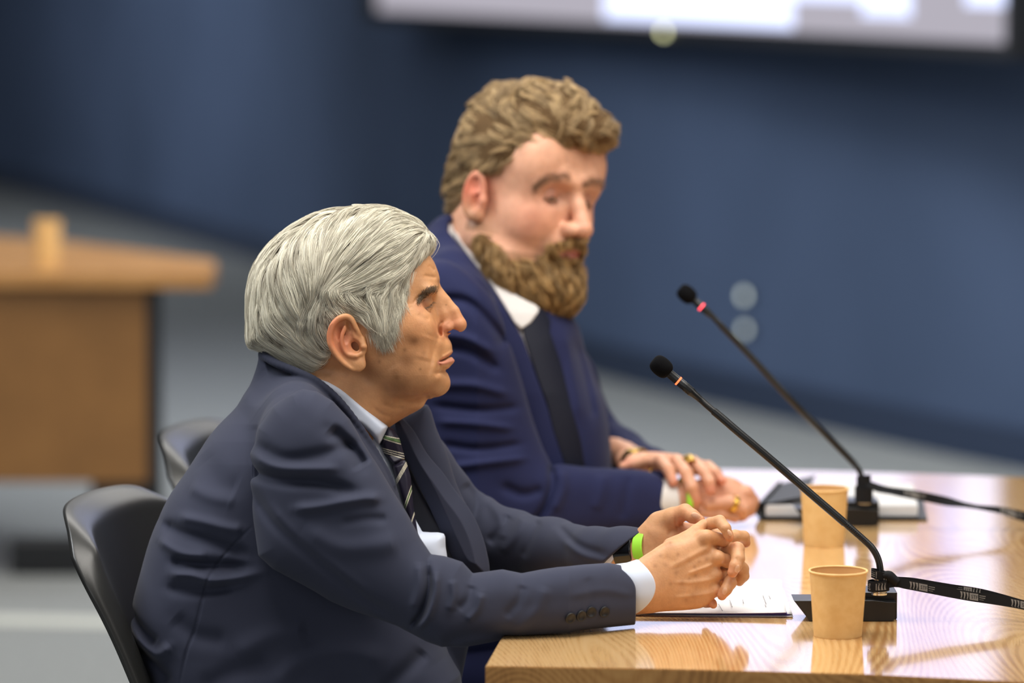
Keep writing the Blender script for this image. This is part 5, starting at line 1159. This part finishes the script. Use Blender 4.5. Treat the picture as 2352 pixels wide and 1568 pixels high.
def hands_young(P):
    w0 = -130 + np.clip((P[:, 0] - 1560) / 150, 0, 1) * 20; Q = P.copy(); Q[:, 2] -= w0
    d = pillow(Q, rk, 48, 34, 0, 2.0)
    d = smin(d, chain(P, [B.c(1480, 1150, -150), B.c(1560, 1150, -140)], [34, 38], 6), 20)
    for p, rs in [([(2050, 720, -120), (2140, 850, -95), (2110, 1000, -80)], [17, 16, 13]), ([(1500, 900, -160), (1800, 870, -165), (1990, 960, -150), (2000, 1080, -130)], [14, 15, 15, 12]), ([(1400, 1020, -150), (1700, 1040, -155), (1880, 1100, -145)], [13, 14, 12])]: d = smin(d, kg(P, p, rs), 5)
    e = pillow(P, lk_, 26, 24, -75, 2.0); e = smin(e, chain(P, [B.c(1470, 1062, -10), B.c(1440, 1060, 30)], [26, 28]), 12)
    e = smin(e, kg(P, [(480, 250, -90), (330, 290, -100), (200, 330, -105)], [14, 13, 10]), 6)
    d = smin(d, e, 3)
    for p, rs in [([(760, 230, -105), (890, 380, -170), (950, 560, -182)], [14, 14, 11]), ([(1000, 230, -110), (1150, 430, -175), (1230, 640, -188), (1280, 830, -182)], [14, 15, 14, 12]), ([(1260, 260, -110), (1430, 430, -168), (1500, 560, -182), (1520, 690, -184)], [14, 14, 13, 11]), ([(1480, 320, -100), (1600, 430, -150), (1690, 540, -160)], [12, 12, 10])]: d = smin(d, kg(P, p, rs), 2)
    tz = (B.height(P) - (TABZ + .002)) * B.s; return smax(d, -tz, 4)
def core_young(P):
    d = chain(P, [(1060, 760, 0), (1040, 950, 0), (1010, 1200, 0), (1000, 1440, 0)], [110, 130, 140, 130], 30); d = smin(d, chain(P, [(1080, 560, 10), (1060, 760, 0)], [70, 90]), 30)
    for pts in ([(1040, 730, -200), (1060, 1120, -290), B.c(1490, 1150, -150)], [(1200, 760, 200), (1370, 1020, 280), B.c(1475, 1062, 10)]): d = smin(d, chain(P, [(1060, 740, 0)] + pts, [60, 50, 42, 26], 8), 20)
    return d
V1, Q1 = mesh_field(head_young, (985, 200, -230), (1420, 830, 230), 2.4); tdiff('young head')
V2, Q2 = mesh_field(hands_young, (1395, 1020, -230), (1770, 1225, 60), 1.9); V3, Q3 = mesh_field(core_young, (860, 480, -380), (1520, 1620, 360), 9.0)
def tint_young(V):
    col = np.tile(L3(222, 169, 140), (len(V), 1)); q = toL(V); hd = V[:, 1] < 850
    def mx(w, c): nonlocal col; w = np.clip(w, 0, 1); col = col * (1 - w[:, None]) + w[:, None] * L3(*c)
    G = lambda c, r: np.exp(-(((np.stack([q[:, 0], np.abs(q[:, 1]), q[:, 2]], 1) - np.array(c, float)) / r) ** 2).sum(1)) * hd
    mx(.5 * G((84, 34, 2), 14), (206, 160, 152)); mx(.3 * G((80, 40, 16), 12), (190, 130, 112)); mx(.45 * G((70, 46, -32), 24), (222, 134, 112)); mx(.7 * G((-4, 82, -10), 26), (226, 112, 88)); mx(.4 * G((110, 0, -34), 16), (224, 146, 120))
    mx(1.0 * ((np.abs(q[:, 2] + 65) < 8.5) & (np.abs(q[:, 1]) < 26) & (q[:, 0] > 84)) * hd, (196, 122, 112))
    mx(.7 * (np.clip((-52 - q[:, 2] + np.interp(q[:, 0], [0, 20, 45, 70, 90], [46, 26, 2, 0, 8])) / 26, 0, 1)) * hd * (q[:, 0] > -6) * (q[:, 2] > -135) * (np.abs(q[:, 2] + 65) > 8), (150, 108, 72))
    h = (~hd).astype(float); mx(h * .2, (210, 150, 120))
    for x, y, w in [(950, 580, -180), (1280, 830, -180), (1520, 690, -184), (1700, 550, -160), (250, 310, -100)]: mx(.7 * h * np.exp(-((V - K(x, y, w)) ** 2).sum(1) / 220), (222, 122, 104))
    return col
VV = np.vstack([V1, V2, V3]); QQ = np.vstack([Q1, Q2 + len(V1), Q3 + len(V1) + len(V2)])
yg, _ = figmesh(B, 'person', None, None, None, 0, M['skin_young'], None, (VV, QQ)); vcol(yg, tint_young(VV)); tag(yg, 'bearded man with short brown hair in a bright navy suit looking down', 'person'); bpy.context.view_layer.update()
M['iris_young'] = mat('grey_iris', lin(52, 50, 52), .1, .7)
for sg in (1, -1):
    c = B.world(fromL([71, 32 * sg, 0])); r = .0128 * MM * 1000 / B.s / 1.0 ; V, F = lathe([(r * math.sin(t) + 1e-6, -r * math.cos(t)) for t in np.linspace(0, math.pi, 18)], 24, c); meshobj('eyeball', V, F, M['eye'], yg)
    c = B.world(fromL([78.5, 32 * sg, -4.2])); r *= .48; V, F = lathe([(r * math.sin(t) + 1e-6, -r * math.cos(t)) for t in np.linspace(0, math.pi, 12)], 16, c); meshobj('iris', V, F, M['iris_young'], yg)
# ---- jacket layers over one torso form
ty = smooth_poly(B.poly([(985, 540), (1020, 508), (1045, 512), (1110, 560), (1180, 610), (1250, 660), (1300, 722), (1322, 756), (1337, 812), (1358, 872), (1380, 930), (1392, 1010), (1392, 1120), (1340, 1300), (1300, 1500), (900, 1560), (810, 1300), (820, 1000), (860, 760), (925, 620)]), 3)
vy = B.poly([(1030, 505), (1060, 500), (1150, 560), (1260, 640), (1252, 725), (1274, 830), (1300, 930), (1326, 1020), (1336, 1075), (1312, 1075), (1276, 985), (1250, 912), (1224, 840), (1200, 775), (1166, 716), (1128, 655), (1080, 592), (1028, 528)], -150)
tiey = B.poly([(1200, 752), (1216, 726), (1248, 704), (1266, 735), (1264, 762), (1288, 830), (1312, 925), (1334, 1010), (1346, 1080), (1300, 1080), (1268, 985), (1254, 925), (1233, 868), (1216, 815), (1203, 775)], -150)
def torso_y(P):
    W = np.interp(P[:, 1], [520, 620, 720, 900, 1500], [95, 150, 215, 235, 240]); return pillow(P, ty, 150, W, 0, 2.0)
slw = lambda u: np.interp(u, [900, 1100, 1260, 1540], [-250, -330, -300, -130])
slp = [(925, 640), (970, 600), (1030, 598), (1090, 640), (1140, 700), (1172, 790), (1200, 880), (1226, 970), (1262, 1056), (1300, 1066), (1372, 1074), (1440, 1076), (1492, 1082), (1530, 1100), (1590, 1120), (1590, 1215), (1538, 1218), (1400, 1235), (1200, 1262), (1060, 1245), (965, 1160), (915, 1000), (895, 820), (900, 700)]
slpoly = smooth_poly([B.c(x, y, slw(x))[:2] for x, y in slp], 3)
yf = [([(1010, 690), (1080, 700), (1140, 760), (1160, 800)], 11.9, -13.5), ([(1000, 770), (1070, 775), (1140, 810)], 10.2, 10.5), ([(1000, 800), (1080, 805), (1150, 850)], 11, -13.5), ([(1000, 880), (1090, 880), (1170, 900)], 11, 10.5), ([(1000, 925), (1100, 935), (1190, 930)], 10.2, -10.5), ([(1010, 960), (1100, 965), (1180, 975)], 9.35, 9), ([(1020, 1010), (1100, 1020), (1200, 1010)], 9.35, -9), ([(1040, 1060), (1120, 1050), (1210, 1040)], 9.35, 9), ([(1262, 1056), (1264, 1100), (1248, 1150), (1220, 1190)], 8.5, -18), ([(1285, 1070), (1290, 1110), (1270, 1160)], 10.2, 9), ([(1380, 1080), (1375, 1120), (1360, 1160)], 13.6, 6), ([(1440, 1085), (1430, 1140), (1420, 1180)], 11.9, -4.5), ([(1150, 1100), (1200, 1120), (1245, 1110)], 11.9, -9)]
tf = [([(1290, 760), (1295, 800), (1300, 850)], 7, -1), ([(1290, 760), (1310, 850), (1330, 960)], 12, 5), ([(1320, 780), (1345, 880), (1362, 960)], 10, -6), ([(1240, 780), (1275, 900), (1310, 1010)], 6, 3)]
far_y = [((1230, 760, 210), 78), ((1290, 880, 260), 84), ((1350, 1010, 280), 76), ((1430, 1052, 190), 60), ((1500, 1074, 60), 40), (B.c(1520, 1080, 20), 36)]
def jacket_young(P):
    d = torso_y(P) - 9 - folds(P, tf, 0)
    for sg in (-1, 1): d = smin(d, chain(P, [(1030, 590, sg * 60.0), (1040, 640, sg * 150.0), (1050, 700, sg * 225.0)], [48, 62, 84], 20), 40)
    cut = smax(poly_sd(P[:, :2], vy), -(torso_y(P) + 12), 3); cut = smax(cut, P[:, 2], 3); d = smax(d, -cut, 4)
    d = smax(d, -chain(P, [fromL((-22, 0, -70)), fromL((-30, 0, -120))], [122, 112]), 5)
    f = chain(P, [np.array(p) for p, r in far_y], [r for p, r in far_y], 22) - folds(P, [([(1400, 960), (1390, 1010), (1370, 1050)], 12, -6), ([(1440, 1000), (1430, 1030), (1400, 1060)], 10, 5)]); d = smin(d, f, 20)
    w0 = slw(P[:, 0]); Q = P.copy(); Q[:, 2] -= w0; Rr = np.interp(P[:, 0], [900, 1150, 1300, 1540], [115, 100, 72, 64]); Ww = np.interp(P[:, 0], [900, 1150, 1300, 1540], [105, 95, 72, 56])
    s = pillow(Q, slpoly, Rr, Ww, 0, 2.0) - folds(Q, yf, 20); s = smax(s, -smax(s + 8, B.c(1490, 1150, -130)[0] - P[:, 0], 2), 1.5); s = smax(s, P[:, 0] - B.c(1538, 1150, -130)[0] + np.clip((1150 - P[:, 1]) / 60, 0, 1.4) ** 2 * 20, 3); d = smin(d, s, 8)
    tz = (B.height(P) - (TABZ + .0012)) * B.s; over = np.clip((P[:, 0] - 1280) / 40, 0, 1); return np.where(over > 0, smax(d, -tz - (1 - over) * 60, 5), d)
figmesh(B, 'jacket', jacket_young, (800, 490, -460), (1600, 1600, 400), 3.8, M['suit_young'], yg)
def shirt_y(P):
    d = smax(torso_y(P) - 1, poly_sd(P[:, :2], vy) - 12, 3); d = smax(d, -(torso_y(P) + 16), 3); co = smooth_poly(B.poly([(1036, 524), (1101, 576), (1144, 634), (1190, 680), (1230, 700), (1236, 718), (1197, 756), (1166, 714), (1128, 652), (1078, 590)], -150), 2)
    c = smax(torso_y(P) - 13, poly_sd(P[:, :2], co), 3); c = smax(c, -(torso_y(P) + 6), 3); d = smin(d, smax(c, P[:, 2] - 40, 3), 2); return smax(d, P[:, 2] - 40, 3)
figmesh(B, 'shirt', shirt_y, (1000, 480, -260), (1380, 1110, 60), 2.8, M['shirt_young'], yg)
nk = lambda P: smax(smax(torso_y(P) - 10, poly_sd(P[:, :2], tiey), 4), -(torso_y(P) - 1), 2)
M['tie_young'] = mat('black_silk', lin(15, 18, 34), .6, .25)
figmesh(B, 'necktie', lambda P: smax(nk(P), P[:, 2], 3), (1180, 690, -270), (1360, 1110, 20), 2.2, M['tie_young'], yg)
figmesh(B, 'shirt_cuff', lambda P: smax(smax(smax(cone(P, B.c(1500, 1152, -150), B.c(1620, 1152, -118), 52, 50), P[:, 0] - B.c(1560, 0, -140)[0] + ((P[:, 1] - 1152) / 50) ** 2 * 10, 2), -cone(P, B.c(1480, 1152, -150), B.c(1660, 1152, -118), 47, 46), 2), -(B.height(P) - TABZ - .003) * B.s, 3), (1490, 1080, -220), (1590, 1230, -60), 2.0, M['shirt_young'], yg)
def ringpart(fig, a, b, r0, th, m, name, lab, cat, h=1.8):
    a = np.asarray(a, float); b = np.asarray(b, float); L = np.linalg.norm(b - a); d = (b - a) / L
    def f(P):
        q = P - a; t = q @ d; rad = np.linalg.norm(q - t[:, None] * d, axis=1); return smax(np.abs(rad - r0) - th, np.abs(t - L / 2) - L / 2, 1.5)
    o = figmesh(fig, name, f, np.minimum(a, b) - r0 - 12, np.maximum(a, b) + r0 + 12, h, m)[0]
    if lab: tag(o, lab, cat)
    return o
M['gold'] = mat('gold_metal', lin(212, 172, 84), .25, metal=1.0)
ringpart(B, B.c(1563, 1146, -148), B.c(1577, 1146, -144), 47, 2.2, M['neon'], 'wristband', 'blurred neon green wristband on the near wrist of the bearded man', 'wristband')
ringpart(B, B.c(1452, 1062, 0), B.c(1474, 1064, -30), 32, 3.0, M['gold'], 'wristwatch', 'blurred gold wristwatch on the far wrist of the bearded man', 'watch')
ringpart(B, K(1170, 250, -120), K(1220, 330, -140), 15.5, 2.4, M['gold'], 'finger_ring', 'blurred gold ring on the upper hand of the bearded man', 'ring', 1.4)
ringpart(B, K(1830, 880, -163), K(1900, 910, -160), 17, 2.6, M['gold'], 'finger_ring', 'blurred gold ring on the lower hand of the bearded man', 'ring', 1.4)
# ---- hair and beard
zl_x = [-120, -70, -20, -10, 4, 24, 44, 64, 84, 100]; zl_z = [-54, -62, -52, 0, 6, 13, 29, 44, 57, 63]
def wav(q, k, ph): return np.sin(q[:, 0] * k + 2.2 * np.sin(q[:, 2] * k * .7 + ph)) * np.sin(q[:, 1] * k * .9 + 1.3 * np.sin(q[:, 0] * k * .5) + ph * 2)
def hairL(q):
    d = ell(q, (10, 0, 42), (87, 83, 88)); d = smin(d, ell(q, (51, 4, 90), (48, 60, 30), rotm('y', 14)), 22); d = smin(d, ell(q, (82, 34, 80), (24, 30, 17)), 14); d = smin(d, ell(q, (-50, 0, -8), (30, 60, 58)), 24)
    zl = np.interp(q[:, 0], zl_x, zl_z); up = np.clip((q[:, 2] - 40) / 50, 0, 1)
    d = d - (wav(q, .085, .4) * 4.0 + wav(q, .19, 1.9) * 1.8) * up
    return smax(d, (zl - q[:, 2]) * .8, 9)
def beardL(q):
    S = np.abs(q[:, 1]); d = smin(headL(q) - np.interp(q[:, 0], [0, 40, 80, 94], [1.5, 5.5, 5, 2.6]), ell(q, (66, 0, -112), (42, 46, 36)), 14); d = smin(d, chain(np.stack([q[:, 0], S, q[:, 2]], 1), [(30, 46, -84), (50, 42, -102), (76, 12, -116)], [16, 26, 28], 10), 12)
    line = np.interp(q[:, 0], [-4, 6, 20, 40, 60, 76, 88, 100], [-62, -61, -57, -69, -84, -84, -58, -48]); d = smax(d, (q[:, 2] - line) * .8, 7)
    d = smax(d, -ell(np.stack([q[:, 0], S, q[:, 2]], 1), (98, 0, -66), (20, 24, 7.5)), 3); d = smax(d, (9 - q[:, 0] + np.clip(-q[:, 2] - 80, 0, 40) * .5) * .9, 6); return smax(d, -(q[:, 2] + 146), 12)
hair_y = lambda P: hairL(toL(P)) * MM
beard_y = lambda P: beardL(toL(P)) * MM
M['hair_base_young'] = mat('brown_hair_mass', lin(92, 70, 44), .8, .2); M['hair_young'] = hair_mat('light_brown_hair', lin(92, 70, 46), lin(206, 176, 130), .5, .4)
M['beard_base'] = mat('beard_mass', lin(96, 70, 38), .8, .2); M['beard_young'] = hair_mat('golden_brown_beard', lin(80, 60, 36), lin(190, 152, 98), .5, .4)
cy, _ = figmesh(B, 'hair', hair_y, (985, 150, -230), (1450, 620, 230), 3.0, M['hair_base_young'], yg)
by, _ = figmesh(B, 'beard', beard_y, (1040, 430, -230), (1420, 780, 200), 3.0, M['beard_base'], yg)
rs = np.random.RandomState(11)
def dirL(fn):
    def f(P):
        d = fn(toL(P)); d /= np.linalg.norm(d, axis=1)[:, None] + 1e-9; return d @ BR.T
    return f
hd_ = dirL(lambda q: np.stack([-.9 + .9 * np.clip((q[:, 2] - 90) / 30, 0, 1.6) * (q[:, 0] > 10) + .5 * np.sin(q[:, 1] * .09 + q[:, 0] * .05), .55 * np.sin(q[:, 0] * .07 + 1) + .2, -.9 * np.clip((70 - q[:, 2]) / 50, 0, 1) + .25], 1))
S, gi = clumped(700, 13000, 9, 5.5, 8, .28, hair_y, lambda P: toL(P)[:, 2] > np.interp(toL(P)[:, 0], zl_x, zl_z), (985, 150, -230), (1450, 620, 230), 12, .75, hd_, rs)
hair_obj('strands', B.world(S), .00024, M['hair_young'], cy, cy.location, clump=gi)
bd_ = dirL(lambda q: np.stack([.35 + .006 * (q[:, 0] - 40), .25 * np.sign(q[:, 1]) * 0 - .004 * q[:, 1], np.full(len(q), -1.0)], 1))
S, gi = clumped(700, 11000, 7, 4.2, 6, .22, beard_y, lambda P: (np.abs(toL(P)[:, 2] + 95) < 62), (1040, 430, -230), (1420, 780, 200), 9, .4, bd_, rs)
hair_obj('strands', B.world(S), .00019, M['beard_young'], by, by.location, clump=gi)
eb = []; M['brow_young'] = hair_mat('brown_brow', lin(112, 78, 56), lin(152, 112, 82), .5)
for g, n, dx in (([(1228, 434), (1246, 420), (1270, 412), (1296, 409), (1314, 413)], 700, 1), ([(1336, 428), (1352, 420), (1372, 418), (1386, 426)], 350, -1)):
    g = spline([B.c(x, y, -60) for x, y in g], 60); ti = rs.randint(0, len(g) - 5, n); P = g[ti] + rs.randn(n, 3) * [2, 5.5, 0]; P[:, 2] = -240
    for _ in range(60): P[:, 2] += np.clip(head_young(P), -4, 14) * .7
    dv = (g[ti + 4] - g[ti]); dv /= np.linalg.norm(dv, axis=1)[:, None]; dv = -dv * dx + rs.randn(n, 3) * .3; eb.append(np.stack([P + dv * k * 2.4 + grad(head_young, P) * (1 + .5 * k) for k in range(4)], 1))
hair_obj('eyebrow', B.world(np.concatenate(eb)), .00018, M['brow_young'], yg, yg.location)
ls = []
for sg in (1, -1):
    ph = np.radians(rs.uniform(-62, 62, 160)); p0 = np.stack([71 + 13.7 * np.cos(ph), 32 * sg + 13.7 * np.sin(ph), -6.0 + 1.6 * np.cos(ph) * 0 + rs.randn(160) * .5], 1); dv = np.stack([np.cos(ph) * .8, np.sin(ph) * .8, -np.full(160, .55)], 1)
    ls.append(np.stack([fromL(p0 + dv * k * .95) for k in range(5)], 1))
hair_obj('eyelashes', B.world(np.concatenate(ls)), .00022, M['brow_young'], yg, yg.location)
tdiff('young hair')
# ------------------------------------------------------------------ trousers and shoes of both men
def legs(fig, par, hip, knee, ankle, m, name='trousers'):
    def f(P):
        d = None
        for w in (-1, 1):
            e = chain(P, [(hip[0], hip[1], w * 90.), (knee[0], knee[1], w * 150.), (ankle[0], ankle[1], w * 150.)], [135, 92, 62], 20); d = e if d is None else smin(d, e, 25)
        return d
    figmesh(fig, name, f, (hip[0] - 160, hip[1] - 160, -330), (knee[0] + 150, ankle[1] + 20, 330), 9.0, m, par)
    z0 = (CAMZ + fig.D0 * cF[2]) * fig.s / cU[2] + CY
    for w in (-1, 1):
        wz = w * 150.; fy = z0 + wz * cF[2] / cU[2]
        def sh(P): return smax(smin(ell(P, (ankle[0] + 90, fy - 48, wz), (165, 55, 58)), ell(P, (ankle[0], fy - 90, wz), (70, 70, 55)), 30), -(fig.height(P) - .002) * fig.s, 4)
        figmesh(fig, 'shoe', sh, (ankle[0] - 110, fy - 180, wz - 90), (ankle[0] + 300, fy + 60, wz + 90), 7.0, M['cover'], par)
legs(A, old, (690, 1700), (1120, 1750), (1090, 2660), M['suit_old']); legs(B, yg, (1000, 1500), (1400, 1560), (1370, 2320), M['suit_young'])
tdiff('legs')
